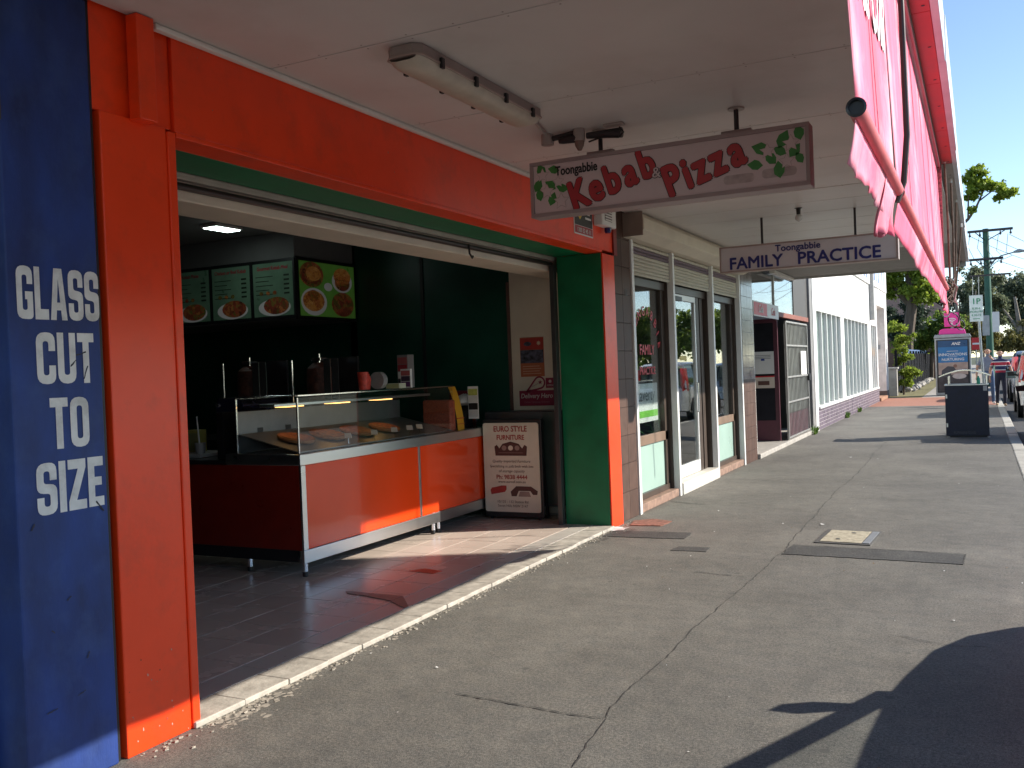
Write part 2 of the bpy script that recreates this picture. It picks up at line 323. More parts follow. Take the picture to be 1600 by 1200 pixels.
slab('asphalt_patch', [(-1.56, 8.1), (-.17, 8.06), (-.15, 8.46), (-.6, 8.5), (-1.54, 8.52)], .005, ASPH2, pave, seed=4)
slab('asphalt_patch', [(-3.36, 8.5), (-2.55, 8.56), (-2.57, 8.9), (-3.34, 8.84)], .005, ASPH2, pave, seed=5)
slab('asphalt_patch', [(-2.52, 8.0), (-2.2, 8.02), (-2.22, 8.22), (-2.5, 8.2)], .004, ASPH2, pave, seed=6)
ribbon([(-.16, 8.48), (-.9, 8.51), (-1.54, 8.53)], .014, .007, .004, seed=22).build('crack', TAR, pave)
ribbon([(-.155, 8.05), (-.15, 8.47)], .016, .007, .004, seed=23).build('crack', TAR, pave)
# crumbled edge along the shop sill
edge = MB(); rnd = random.Random(9)
for i in range(300):
    y = rnd.uniform(2.9, 9.4); r = rnd.uniform(.004, .013); x = -3.40 + abs(rnd.gauss(0, .05)); V = []
    for z, q in ((0, 1), (.6, .75)):
        for kk in range(5): a = kk * 1.2566 + rnd.uniform(-.3, .3); V.append((x + r * q * math.cos(a) * rnd.uniform(.6, 1.2), y + r * q * math.sin(a) * rnd.uniform(.7, 1.5), .0008 + z * r))
    edge.add(V, [(5, 6, 7, 8, 9)] + [(j, (j + 1) % 5, 5 + (j + 1) % 5, 5 + j) for j in range(5)])
for i in range(300):
    y = 3.3 + abs(rnd.gauss(0, .35)) if i < 190 else rnd.uniform(3.6, 9.3); r = rnd.uniform(.004, .022); x = -3.395 + abs(rnd.gauss(0, .07 if i < 190 else .03)); n_ = 7
    edge.face([(x + r * rnd.uniform(.3, 1.2) * math.cos(k_ * .9), y + r * rnd.uniform(.4, 1.6) * math.sin(k_ * .9), .0012 + i * .000004) for k_ in range(n_)])
o = edge.build('crumbled_mortar', mat('crumbled_mortar', (.33, .295, .245), .95, var=.4, scale=30), pave); o['kind'] = 'stuff'
# service pit
pit = thing('pit_cover', 'square concrete service pit cover with steel edge set in the footpath', 'pit cover', (-1.12, 9.0, 0))
MB().prism([(-1.385, 8.68), (-.905, 8.66), (-.87, 9.36), (-1.36, 9.38)], 'Z', .0006, .008).build('rim', mat('pit_rim', (.10, .095, .09), .8, metal=.3), pit)
MB().prism([(-1.34, 8.73), (-.985, 8.71), (-.955, 9.31), (-1.315, 9.33)], 'Z', .009, .013).build('lid', mat('pit_concrete', (.40, .355, .26), .9, var=.3, scale=25, bump=.4, bscale=50, dirt=.4, dirtcol=(.16, .14, .1), dscale=14), pit)
MB().prism([(-.975, 8.71), (-.915, 8.7), (-.885, 9.31), (-.945, 9.31)], 'Z', .009, .014).build('steel_edge', mat('grey_steel_edge', (.32, .33, .35), .5, metal=.6), pit)
for x, y in ((-1.2, 8.86), (-1.1, 9.2)): MB().lathe((x, y, .0135), [(.022, 0), (.022, .002)], 10).build('lift_hole', BLACK, pit)
slab('rust_cover', [(-3.3, 9.15), (-2.98, 9.2), (-2.95, 9.5), (-3.2, 9.6), (-3.36, 9.45)], .008, mat('rusty_brick_dust', (.22, .10, .07), .9, var=.4, scale=20), pave, seed=14)

# ================================================================== KEBAB SHOP (open shopfront)
shop = thing('kebab_shop', 'open fronted kebab shop with orange painted frame and green reveals', 'shop', (-3.42, 6.0, 0))
XF = -3.42
# near pillar with slightly proud lower casing
bx('orange_pillar', ORANGE, shop, -3.9, XF, 2.86, 3.235, 0.0, 2.875, .006)
bx('trim_bead', ORANGE, shop, -3.88, XF + .008, 3.237, 3.285, 0.0, 2.86, .005)
bx('pillar_cap', ORANGE, shop, -3.9, XF - .02, 2.84, 3.285, 2.877, 3.42, .004)
bx('bracket_stub', ORANGE, shop, XF + .002, XF + .075, 3.02, 3.12, 2.86, 3.338, .006)
# header band
hd = bx('header_panel', ORANGE, shop, -3.95, XF, 3.288, 9.345, 2.868, 3.42, .004)
bx('header_bead', ORANGE, shop, -3.60, XF + .008, 3.29, 8.93, 2.84, 2.866, .004)
bx('green_soffit', GREEN, shop, -3.95, -3.602, 3.29, 8.93, 2.84, 2.867, .003)
# far pillar
bx('orange_pillar', ORANGE, shop, XF - .012, XF + .006, 8.94, 9.275, 0.0, 2.835, .004)
bx('green_reveal', GREEN, shop, -3.93, XF - .014, 8.94, 9.275, 0.0, 2.838, .004)
bx('header_end_fillet', mat('dark_red_fillet', (.22, .02, .015), .5), shop, XF + .001, XF + .02, 9.25, 9.345, 2.84, 3.36, .003)
# shutter housing, guide rails, torsion bar
bx('shutter_housing', CREAM, shop, -4.36, -4.0, 2.9, 9.6, 2.69, 3.36, .01)
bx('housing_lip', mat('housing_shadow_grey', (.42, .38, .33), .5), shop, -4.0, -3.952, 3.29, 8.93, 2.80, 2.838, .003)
MB().tube([(-3.975, 3.3, 2.765), (-3.975, 8.9, 2.765)], .022, 10).build('shutter_bottom_bar', mat('dark_bronze_bar', (.05, .035, .035), .35, metal=.5), shop, smooth=True)
MB().tube([(-3.95, 7.1, 2.78), (-3.945, 7.1, 2.70), (-3.93, 7.12, 2.66), (-3.94, 7.15, 2.68)], .009, 6).build('shutter_lock_hook', BLACK, shop, smooth=True)
g = MB().box(-3.995, -3.935, 8.90, 8.935, .03, 2.75); g.box(-3.985, -3.935, 8.86, 8.898, .03, 2.75)
g.build('shutter_guide', mat('dark_grey_channel', (.07, .07, .07), .4, metal=.6), shop, bevel=.003)
bx('shutter_guide', MATS['dark_grey_channel'], shop, -4.06, -3.94, 3.29, 3.33, .03, 2.75, .003)
# interior shell
room = bx('interior_wall', DARK, shop, -10.2, -10.0, 2.3, 10.0, -.1, 3.5)
bx('interior_wall', DARK, shop, -10.0, -3.905, 2.3, 2.5, -.1, 3.5)
bx('interior_wall', DGREEN, shop, -10.0, -4.83, 9.6, 9.8, .03, 3.38)
bx('interior_wall', CREAM, shop, -4.827, -3.935, 9.594, 9.8, .03, 3.38)
bx('panel_joint_strip', BLACK, shop, -6.03, -5.99, 9.585, 9.599, .03, 3.2)
bx('wall_trim', mat('brown_trim', (.12, .06, .05), .5), shop, -4.86, -4.83, 9.57, 9.599, .03, 2.69)
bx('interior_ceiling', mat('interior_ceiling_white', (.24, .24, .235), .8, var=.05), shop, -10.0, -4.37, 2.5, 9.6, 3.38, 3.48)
bx('roof_slab', DARK, shop, -12, -3.96, 2.0, 10.2, 3.5, 3.9)
bx('base_slab', CONC, shop, -10.0, -3.60, 2.5, 9.8, 0.0005, .018)
bx('menu_bulkhead', mat('bulkhead_grey', (.17, .17, .165), .8, var=.06), shop, -9.9, -7.02, 8.47, 9.59, 2.36, 3.375, .004)
# step nosing in short worn lengths
for i in range(17):
    y0 = 3.24 + i * .336
    nb = MB().box(-3.62, -3.395 + random.uniform(-.006, .006), y0, min(y0 + .3345, 8.935), .0006, .032)
    nb.build('step_edge', NOSE, shop, bevel=.006)
# floor tiles, one by one
floor = struct(bx('shop_floor', MORTAR, None, -9.9, -3.622, 3.0, 9.57, .019, .026))
T = .345; base_tile = None; n = 0
def tilebox(name, m, x0, x1, y0, y1, parent, z0=.0265, z1=.0315):
    mb = MB().box(-(x1 - x0) / 2 + .0035, (x1 - x0) / 2 - .0035, -(y1 - y0) / 2 + .0035, (y1 - y0) / 2 - .0035, 0, z1 - z0)
    me = bpy.data.meshes.new(name); me.from_pydata(mb.v, [], mb.f); me.materials.append(m)
    o = bpy.data.objects.new(name, me); C.objects.link(o); o.parent = parent; o.location = ((x0 + x1) / 2, (y0 + y1) / 2, z0); return o
t0 = tilebox('tile', FTILE, -4.165, -3.82, 3.0, 3.345, floor); b0 = tilebox('border_tile', FTILE2, -3.815, -3.625, 3.0, 3.5, floor)
for j in range(13):
    o = b0 if j == 0 else b0.copy()
    if j: C.objects.link(o); o.parent = floor
    o.location = (-3.72, 3.25 + j * .5, .0265)
for i in range(9):
    for j in range(19):
        o = t0 if (i == 0 and j == 0) else t0.copy()
        if i or j: C.objects.link(o); o.parent = floor
        o.location = (-3.82 - T * (i + .5), 3.0 + T * (j + .5), .0265 + random.uniform(-.0006, .0006))
for a, b, c, d in (((-4.36, 5.70), (-4.10, 5.695), (-4.10, 5.61), (-4.30, 5.63)), ((-4.095, 5.695), (-3.84, 5.69), (-3.84, 5.54), (-4.095, 5.605)), ((-3.835, 5.69), (-3.63, 5.45), (-3.63, 5.40), (-3.835, 5.53))):
    MB().prism([a, b, c, d], 'Z', .0325, .036).build('ramp_tile', RAMPSHADE, floor)

# paint chips and grime on the orange frame
rnd = random.Random(17); CHIP = mat('pale_primer_chip', (.45, .30, .24), .8, var=.4, scale=40); GRM = mat('grime_streak', (.30, .045, .02), .7, var=.4, scale=30)
for i in range(34):
    low = i < 22; y = rnd.uniform(2.88, 3.22) if low else rnd.uniform(3.4, 9.1); z = (rnd.expovariate(5) + .012 if low else rnd.uniform(2.9, 3.3)); r_ = rnd.uniform(.0015, .0045); el = rnd.uniform(.6, 2.2)
    shape([[(r_ * rnd.uniform(.5, 1.2) * math.cos(a), r_ * el * rnd.uniform(.5, 1.2) * math.sin(a)) for a in [k * .7 for k in range(9)]]], CHIP if i % 3 else GRM, shop, (XF + .0012, y, min(z, 2.8) if low else z), 'facade', 'paint_chip')
for i in range(0):
    y = 2.9 + i * .028 + rnd.uniform(-.01, .01); h = rnd.uniform(.02, .07); shape([[(-.014, 0), (.016, 0), (.008, h * .6), (0, h), (-.007, h * .5)]], GRM, shop, (XF + .0012, y, .002), 'facade', 'grime_mark')
# ---- counter
ctr = thing('serving_counter', 'orange fronted steel serving counter on short legs inside the kebab shop', 'counter', (-5.3, 7.5, .032))
CF = -4.985
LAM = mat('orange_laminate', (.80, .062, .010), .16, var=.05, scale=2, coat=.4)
LAMSH = mat('shaded_orange_laminate', (.20, .012, .006), .3, var=.1)  # orange laminate with the unlit counter end's shade put into its colour
bx('carcass', DARK, ctr, -5.75, CF - .02, 6.03, 9.32, .25, .95)
bx('front_panel', LAM, ctr, CF - .018, CF - .004, 6.045, 7.765, .255, .948, .002)
bx('front_panel', LAM, ctr, CF - .018, CF - .004, 7.80, 9.31, .255, .948, .002)
for y0, y1 in ((5.985, 6.043), (7.767, 7.798)): bx('steel_stile', STEEL, ctr, CF - .018, CF + .003, y0, y1, .255, .948, .002)
bx('bottom_rail', STEEL, ctr, CF - .03, CF + .006, 5.98, 9.32, .145, .252, .004)
bx('top_rail', STEEL, ctr, -5.78, CF + .016, 5.965, 9.33, .952, 1.045, .006)
bx('end_panel', LAMSH, ctr, -6.9, -5.01, 5.99, 6.02, .25, .95, .003)
bx('end_shelf', mat('dark_steel', (.05, .05, .055), .35, metal=.7), ctr, -6.9, -5.79, 5.97, 6.7, .952, .99, .003)
bx('end_base', BLACK, ctr, -6.9, -5.06, 6.0, 6.02, .15, .248)
for x, y in ((-5.0, 6.02), (-5.62, 6.05), (-5.01, 8.04), (-5.01, 8.14), (-5.02, 9.25)):
    lg = MB().tube([(x - .01, y, .075), (x - .01, y, .26)], .026, 14).build('leg', CHROME, ctr, smooth=True)
    MB().lathe((x - .01, y, .033), [(.02, 0), (.024, .01), (.024, .042)], 12).build('foot', BLACK, lg)
# ---- glass display case on the counter
cs = thing('display_case', 'glass heated food display case with pizzas standing on the counter', 'display case', (-5.3, 7.0, 1.046))
Y0, Y1, XB, ZT = 5.985, 8.5, -5.66, 1.52
bx('front_glass', CGL, cs, CF - .012, CF - .006, Y0 + .012, Y1 - .005, 1.048, ZT - .012)
bx('end_glass', CGL, cs, XB + .01, CF - .016, Y0, Y0 + .006, 1.048, ZT - .012)
bx('top_glass', CGL, cs, XB, CF - .002, Y0, Y1, ZT - .009, ZT - .002)
for x, y in ((CF - .012, Y0 + .004), (XB, Y0 + .006)): bx('corner_post', CHROME, cs, x - .007, x + .007, y - .008, y + .008, 1.047, ZT - .011, .002)
f = MB().box(CF - .012, CF + .001, Y0, Y1, ZT - .001, ZT + .012); f.box(XB, CF - .014, Y0 - .004, Y0 + .008, ZT - .001, ZT + .012); f.build('top_edge', CHROME, cs, bevel=.002)
bx('rear_panel', mat('rear_panel_grey', (.20, .20, .205), .4, metal=.5), cs, XB - .02, XB - .008, Y0 + .02, Y1, 1.047, 1.40)
bx('lamp_gantry', STEEL, cs, -5.42, -5.26, Y0 + .03, Y1 - .02, 1.435, 1.46, .004)
MB().prism([(XB + .01, 1.20), (CF - .03, 1.052), (CF - .03, 1.062), (XB + .01, 1.21)], 'Y', Y0 + .02, Y1 - .01).build('base_tray', mat('tray_grey_steel', (.2, .2, .2), .4, metal=.6), cs)
HEAT = mat('heat_lamp_glow', (1, .6, .2), .5, emit=(1, .52, .16), estr=2)
for y in (6.18, 6.85, 7.55): bx('heat_lamp', HEAT, cs, -5.40, -5.28, y, y + .24, 1.424, 1.434, .002)
for y in (6.25, 6.62): bx('panel_slot', BLACK, cs, XB - .007, XB - .004, y, y + .07, 1.2, 1.25)
crust = mat('baked_crust', (.30, .12, .04), .7, var=.4, scale=22, bump=.5, bscale=60); top = mat('pizza_topping', (.26, .075, .02), .6, var=.7, scale=30, bump=.5, bscale=50)
for i, (x, y, r, lab) in enumerate(((-5.3, 6.32, .165, 'nearest the case end'), (-5.3, 6.75, .17, 'second from the case end'), (-5.3, 7.2, .17, 'third from the case end'), (-5.3, 7.65, .16, 'farthest from the case end'))):
    pz = thing('pizza', 'round baked pizza in the heated display case, ' + lab, 'pizza', (x, y, 1.137), 'pizzas in the display case'); pz.rotation_euler = (0, .229, 0)
    MB().lathe((x, y, 1.139), [(r * .95, 0), (r, .012), (r * .98, .026), (r * .9, .026)], 28).build('crust', crust, pz, smooth=True)
    MB().lathe((x, y, 1.166), [(r * .88, 0), (r * .86, .004)], 28).build('topping', top, pz)
for i, y in enumerate((6.72, 7.12, 7.45, 7.72, 7.9)):
    tg = thing('price_tag', 'small white price tag in the display case, ' + ('nearest', 'second', 'third', 'fourth', 'farthest')[i] + ' from the near end', 'price tag', (-5.04, y, 1.1), 'price tags in the display case')
    MB().bar((-5.04, y, 1.06), (-5.05, y, 1.13), .004, .004).build('pin', CHROME, tg)
    MB().prism([(-5.075, 1.12), (-5.005, 1.12), (-5.012, 1.165), (-5.082, 1.165)], 'Y', y - .004, y - .001).build('card', PAPER, tg)
# ---- things on top of / beside the case
ZC = 1.534
cp = thing('cup_stack', 'stack of red paper cups lying on the display case', 'cups', (-5.3, 7.4, ZC))
for q in range(4): MB().lathe((-5.32 - .015 * q, 7.36 + .035 * q, ZC + .002), [(.042, 0), (.055, .17 - .02 * q), (.05, .17 - .02 * q), (.038, .02)], 16).build('cup', mat('red_cup', (.55, .05, .03), .5, var=.3, scale=30), cp, smooth=True)
tp = thing('tape_roll', 'grey paper roll beside the red cups on the case', 'paper roll', (-5.3, 7.58, ZC))
MB().lathe((-5.33, 7.6, ZC + .085), [(.03, 0), (.085, 0), (.085, .07), (.03, .07)], 24, 'Y').build('roll', mat('grey_paper', (.3, .29, .28), .8), tp, smooth=True)
def stand(name, lab, cat, x, y, z, w, h, cols, t=.03):
    r = thing(name, lab, cat, (x, y, z)); bx('body', cols[0], r, x - w / 2, x + w / 2, y, y + t, z, z + h, .002); k = len(cols) - 1
    for i in range(k):
        z0 = z + h * (.06 + .88 * i / k); bx('print', cols[i + 1], r, x - w * .44, x + w * .44, y - .003, y - .001, z0, z0 + h * .8 / k)
    return r
PUR = mat('purple_print', (.12, .03, .14), .5); YEL = mat('yellow_card', (.72, .36, .02), .6, var=.06); LIME = mat('lime_print', (.45, .46, .10), .6, var=.2, scale=40)
stand('leaflet_box', 'purple and white leaflet box standing on the display case', 'leaflet box', -5.16, 7.86, ZC, .12, .19, [PAPER, PUR, mat('dark_print', (.05, .03, .06), .5), mat('rose_print', (.4, .1, .1), .5)])
stand('tall_dispenser', 'tall red and white dispenser standing behind the leaflet box', 'dispenser', -5.35, 8.1, ZC, .13, .34, [mat('dispenser_grey', (.22, .21, .21), .4), mat('dispenser_dark', (.03, .03, .035), .4), PAPER, mat('dispenser_red', (.35, .03, .04), .5), mat('rose_print')], .12)
stand('condiment_tray', 'small pale tray with sauce sachets on the display case', 'tray', -5.2, 7.68, ZC, .16, .05, [mat('tray_cream', (.5, .5, .36), .5), mat('tray_lime', (.4, .42, .2), .5)], .12)
bk = thing('wire_basket', 'red mesh basket of wraps beside the yellow card', 'basket', (-5.2, 8.4, 1.047))
bx('body', mat('red_mesh', (.36, .07, .03), .6, var=.5, scale=90, bump=.6, bscale=120), bk, -5.4, -5.05, 8.53, 8.645, 1.047, 1.38, .02)
fl = thing('yellow_card', 'curved yellow menu card leaning at the counter end', 'menu card', (-5.06, 8.65, 1.047))
mb = MB(); N = 10
for i in range(N):
    def pt(t): return -5.04 - .10 * t * t, 1.048 + .47 * t
    (xa, za), (xb, zb) = pt(i / N), pt((i + 1) / N); mb.face([(xa, 8.66, za), (xa, 8.80, za), (xb, 8.80, zb), (xb, 8.66, zb)]); mb.face([(xa - .004, 8.66, za), (xb - .004, 8.66, zb), (xb - .004, 8.80, zb), (xa - .004, 8.80, za)])
mb.build('card', YEL, fl)
bx('stripe', RED, fl, -5.052, -5.038, 8.659, 8.801, 1.17, 1.178); bx('stripe', RED, fl, -5.046, -5.034, 8.659, 8.801, 1.11, 1.116)
stand('price_list', 'narrow lime and white price list standing on the counter end', 'price list', -5.03, 9.0, 1.15, .13, .36, [PAPER, mat('print_grey', (.55, .54, .52), .6), BLACK, mat('print_pale', (.62, .6, .56), .6), LIME], .006)
bx('holder', CHROME, bpy.data.objects['price_list'], -5.05, -5.01, 9.01, 9.03, 1.046, 1.2)
reg = thing('cash_register', 'black cash register at the far end of the counter', 'cash register', (-5.3, 9.2, 1.046))
MB().prism([(9.0, 1.047), (9.3, 1.047), (9.3, 1.3), (9.16, 1.3), (9.05, 1.15)], 'X', -5.5, -5.15).build('body', BLACK, reg, bevel=.01)
bx('screen', mat('register_red', (.16, .02, .03), .3), reg, -5.46, -5.2, 9.22, 9.25, 1.33, 1.46, .004); bx('screen_post', BLACK, reg, -5.35, -5.3, 9.225, 9.245, 1.28, 1.34)
bag = thing('white_bag', 'white plastic bag slumped on the cash register', 'bag', (-5.2, 9.1, 1.28))
mb = MB(); rnd = random.Random(5); prof = [(.04, 0), (.11, .02), (.12, .06), (.07, .1), (.02, .12)]
mb.lathe((-5.22, 9.12, 1.30), prof, 14); mb.v = [(x + rnd.uniform(-.012, .012), y + rnd.uniform(-.012, .012), z + rnd.uniform(-.01, .01)) for x, y, z in mb.v]; mb.build('bag_skin', PAPER, bag, smooth=True)

# ---- behind the counter
bench = thing('back_bench', 'dark steel preparation bench behind the serving counter', 'bench', (-7.0, 7.8, .032))
bx('top', MATS['dark_steel'], bench, -8.6, -6.0, 7.4, 8.3, 1.0, 1.05, .005); bx('body', BLACK, bench, -8.6, -6.05, 7.45, 8.3, .05, .998)
MEAT = mat('roast_meat', (.09, .028, .018), .6, var=.5, scale=25, bump=.8, bscale=40)
for i, (x, lab) in enumerate(((-7.05, 'kebab grill with meat spit and steel side shields, nearer the shop entrance pillar'), (-6.1, 'kebab grill with tall steel shields behind the middle of the display case'))):
    kb = thing('kebab_grill', lab, 'kebab grill', (x, 7.7, 1.052), 'kebab grills on the back bench')
    bx('base', MATS['dark_steel'], kb, x - .3, x + .3, 7.5, 8.0, 1.052, 1.16, .01); bx('back_shield', MATS['dark_steel'], kb, x - .28, x + .28, 7.97, 8.0, 1.16, 1.88, .003)
    MB().lathe((x - .05, 7.75, 1.17), [(.07, 0), (.1, .1), (.14, .4), (.13, .6), (.06, .66)], 20).build('meat', MEAT, kb, smooth=True)
    for dx in (.12, .22): MB().prism([(x + dx, 7.6), (x + dx + .07, 7.62), (x + dx + .07, 7.63), (x + dx, 7.61)], 'Z', 1.17, 1.86).build('side_shield', CHROME, kb)
    MB().tube([(x - .29, 7.6, 1.16), (x - .29, 7.6, 1.86)], .012, 8).build('spit_rod', CHROME, kb); MB().tube([(x - .05, 7.75, 1.8), (x - .05, 7.75, 1.92)], .01, 8).build('spit', CHROME, kb)
    bx('motor', CHROME, kb, x - .1, x + .02, 7.68, 7.8, 1.845, 1.88, .005)
eq = thing('bench_fryer', 'dark fryer with chrome knob beside the display case end', 'fryer', (-5.85, 6.3, .992))
MB().prism([(-6.0, 1.40), (-5.72, 1.40), (-5.68, 1.46), (-5.74, 1.52), (-5.98, 1.52)], 'Y', 6.1, 6.6).build('hood', mat('fryer_navy', (.02, .02, .05), .25, metal=.4), eq, bevel=.01)
bx('back', MATS['dark_steel'], eq, -6.0, -5.92, 6.1, 6.6, .992, 1.40, .004); MB().lathe((-5.96, 6.1, 1.46), [(.022, 0), (.018, -.025)], 12, 'Y').build('knob', CHROME, eq)
jug = thing('straw_cup', 'cup with a pale straw on the dark end shelf', 'cup', (-6.3, 6.2, .992))
MB().lathe((-6.3, 6.2, .992), [(.04, 0), (.05, .13), (.047, .13), (.036, .01)], 14).build('cup', mat('grey_cup', (.25, .25, .25), .4), jug, smooth=True); MB().tube([(-6.3, 6.2, 1.0), (-6.33, 6.2, 1.36)], .007, 6).build('straw', PAPER, jug)
stand('yellow_box', 'small yellow carton on a white tray on the end shelf', 'carton', -6.5, 6.3, 1.03, .16, .2, [mat('carton_yellow', (.36, .33, .08), .6), mat('carton_print', (.25, .25, .1), .6)], .1)
bx('tray', mat('tray_grey', (.42, .42, .4), .5), bpy.data.objects['yellow_box'], -6.62, -6.22, 6.12, 6.5, .993, 1.028, .006)
fr = thing('drinks_fridge', 'dark steel fridge cabinet on legs behind the furniture sign', 'fridge', (-4.5, 9.4, .032))
FG = mat('fridge_grey', (.07, .07, .075), .35, metal=.5, var=.1)
bx('body', FG, fr, -5.03, -4.1, 9.25, 9.585, .16, 1.21, .008); bx('side_door', mat('fridge_green', (.03, .045, .04), .35), fr, -4.3, -4.098, 9.235, 9.248, .2, 1.2, .003)
for x in (-5.0, -4.3, -4.13): MB().tube([(x, 9.29, .033), (x, 9.29, .165)], .02, 10).build('leg', CHROME, fr)
# ---- interior light and menus
il = thing('ceiling_panel_light', 'lit fluorescent panel on the shop interior ceiling', 'light', (-7.4, 7.7, 3.37))
bx('frame', WHITE, il, -7.50, -7.27, 7.52, 7.92, 3.345, 3.378, .004); bx('diffuser', mat('lit_diffuser', (1, 1, 1), .5, emit=(.82, 1, .95), estr=6), il, -7.48, -7.29, 7.54, 7.90, 3.336, 3.344)
MG = mat('menu_green', (.13, .22, .15), .3, var=.25, scale=4, emit=(.16, .36, .22), estr=.012); MGB = mat('menu_bright_green', (.12, .32, .05), .3, var=.25, scale=4, emit=(.2, .5, .08), estr=.03)
FOOD = photomat('food_photo', [(.05, .015, .01), (.30, .06, .03), (.12, .03, .015), (.36, .13, .04), (.08, .10, .02), (.18, .03, .02)], 26); FOODO = photomat('fries_photo', [(.45, .17, .03), (.55, .26, .06), (.30, .08, .02), (.6, .33, .1), (.4, .1, .03)], 34); PLATE = mat('plate_photo', (.45, .45, .44), .5, var=.1, emit=(.4, .4, .4), estr=.06); MTX = mat('menu_black_text', (.02, .03, .02), .5); MRD = mat('menu_red_text', (.45, .03, .05), .5)
def menu_left(i):
    x1 = -7.0 - i * .645; x0 = x1 - .63; yy = 8.43; r = thing('menu_board', ['green menu board with burger photo beside the black bulkhead corner', 'green menu board with kebab roll photo, middle of the three', 'green menu board with dark meat photo, partly hidden by the orange pillar'][i], 'menu board', (x0, yy, 2.4), 'menu boards over the kitchen')
    bx('frame', BLACK, r, x0 - .005, x1 + .005, yy, yy + .035, 2.37, 3.07, .004); bx('panel', MG, r, x0 + .02, x1 - .02, yy - .004, yy - .001, 2.41, 3.03)
    P = lambda pts, m, z=.006: shape([pts], m, r, (x0, yy - z, 2.41), 'across')
    text(['Gourmet Kebab Meal', 'Chicken or Beef Kebab', 'Kebab Plates'][i], .062, MRD, r, (x0 + .315, yy - .006, 2.95), 'across', bold=.02, sx=.85)
    for j in range(5):
        P(rect(.06, .46 - j * .052, .32 - .06 * (j % 2), .468 - j * .052), MTX); P(rect(.48, .455 - j * .052, .56, .476 - j * .052), MTX)
    for j in range(3): P(circ(.14 + .1 * j, .27, .03, .025, 8), FOOD)
    P(circ(.33, .10, .24, .10, 24), PLATE); P(circ(.36, .12, .19, .10, 20), FOOD, .009)
for i in range(3): menu_left(i)
xm = -6.985; r = thing('menu_board', 'bright green menu board with four photographed dishes above the display case', 'menu board', (xm, 9.0, 2.4), 'menu boards over the kitchen')
bx('frame', BLACK, r, xm - .03, xm, 8.45, 9.585, 2.36, 3.08, .004); bx('panel', MGB, r, xm + .001, xm + .004, 8.50, 9.55, 2.40, 3.04)
for cx, cy, rr, m in ((.22, .49, .22, FOOD), (.8, .44, .2, PLATE), (.25, .17, .24, PLATE), (.8, .16, .22, FOOD)): shape([circ(cx, cy, rr, rr * .68, 24)], m, r, (xm + .007, 8.5, 2.4), 'facade', 'dish')
for cx, cy, rr, m in ((.8, .5, .17, FOODO), (.24, .18, .2, FOODO), (.24, .24, .11, FOOD), (.52, .36, .08, PLATE), (.25, .5, .14, FOODO), (.8, .42, .15, FOOD)): shape([circ(cx, cy, rr, rr * .62, 18)], m, r, (xm + .010, 8.5, 2.4), 'facade', 'dish_detail')
# ---- posters on the cream wall
yp = 9.592
po = thing('orange_poster', 'orange poster with a group photo taped to the cream side wall', 'poster', (-4.575, yp, 1.6))
bx('sheet', mat('poster_orange', (.42, .12, .05), .6, var=.08), po, -4.715, -4.415, yp - .004, yp - .001, 1.59, 2.04); bx('top_band', mat('poster_red', (.40, .04, .03), .6), po, -4.710, -4.420, yp - .007, yp - .005, 1.9, 2.03)
bx('photo', mat('poster_photo', (.06, .06, .09), .6, var=.9, scale=22), po, -4.710, -4.420, yp - .0072, yp - .005, 1.745, 1.895); shape([circ(0, 0, .05, .025)], mat('poster_photo'), po, (-4.615, yp - .009, 1.965), 'across'); shape([star(0, 0, .03, .015, 8)], mat('poster_badge', (.6, .5, .35), .6), po, (-4.475, yp - .009, 1.97), 'across')
for j in range(4): bx('print_line', mat('poster_line', (.55, .3, .2), .6), po, -4.685, -4.455 - .02 * (j % 2), yp - .0066, yp - .005, 1.62 + j * .028, 1.63 + j * .028)
dh = thing('delivery_sticker', 'maroon delivery sticker with comet logo on the cream side wall', 'sticker', (-4.545, yp, 1.26)); MAR = mat('maroon_vinyl', (.26, .012, .05), .45); LT = mat('pale_lettering', (.62, .52, .5), .5)
bx('panel', MAR, dh, -4.745, -4.305, yp - .004, yp - .001, 1.255, 1.43)
text('Delivery Hero', .075, LT, dh, (-4.525, yp - .006, 1.345), 'across', bold=.02, shear=.15, sx=.92); text('Online Takeaway Delivery', .03, mat('rose_lettering', (.4, .15, .18), .5), dh, (-4.525, yp - .006, 1.29), 'across')
pts = [(-.13, -.02), (-.09, -.02), (0.0, -.005)] + [(.05 + .075 * math.cos(a), .085 + .075 * math.sin(a)) for a in [-1.2 + k * 3.6 / 12 for k in range(13)]]; inn = [(.05 + (x - .05) * .74, .085 + (y - .085) * .74) for x, y in pts]
shape([pts, inn], MAR, dh, (-4.535, yp - .004, 1.433), 'across', 'comet'); shape([star(.06, .09, .03, .012)], MAR, dh, (-4.535, yp - .004, 1.433), 'across', 'star'); MB().bar((-4.585, yp - .003, 1.47), (-4.495, yp - .003, 1.515), .001, .010, (0, -1, 0)).build('comet_tail', MAR, dh)
sq = thing('square_sticker', 'small maroon square sticker above the delivery sticker corner', 'sticker', (-4.345, yp, 1.46)); bx('panel', MAR, sq, -4.405, -4.295, yp - .004, yp - .001, 1.455, 1.57); shape([circ(0, 0, .018)], LT, sq, (-4.350, yp - .006, 1.53), 'across'); text('OPEN', .03, LT, sq, (-4.350, yp - .006, 1.475), 'across')
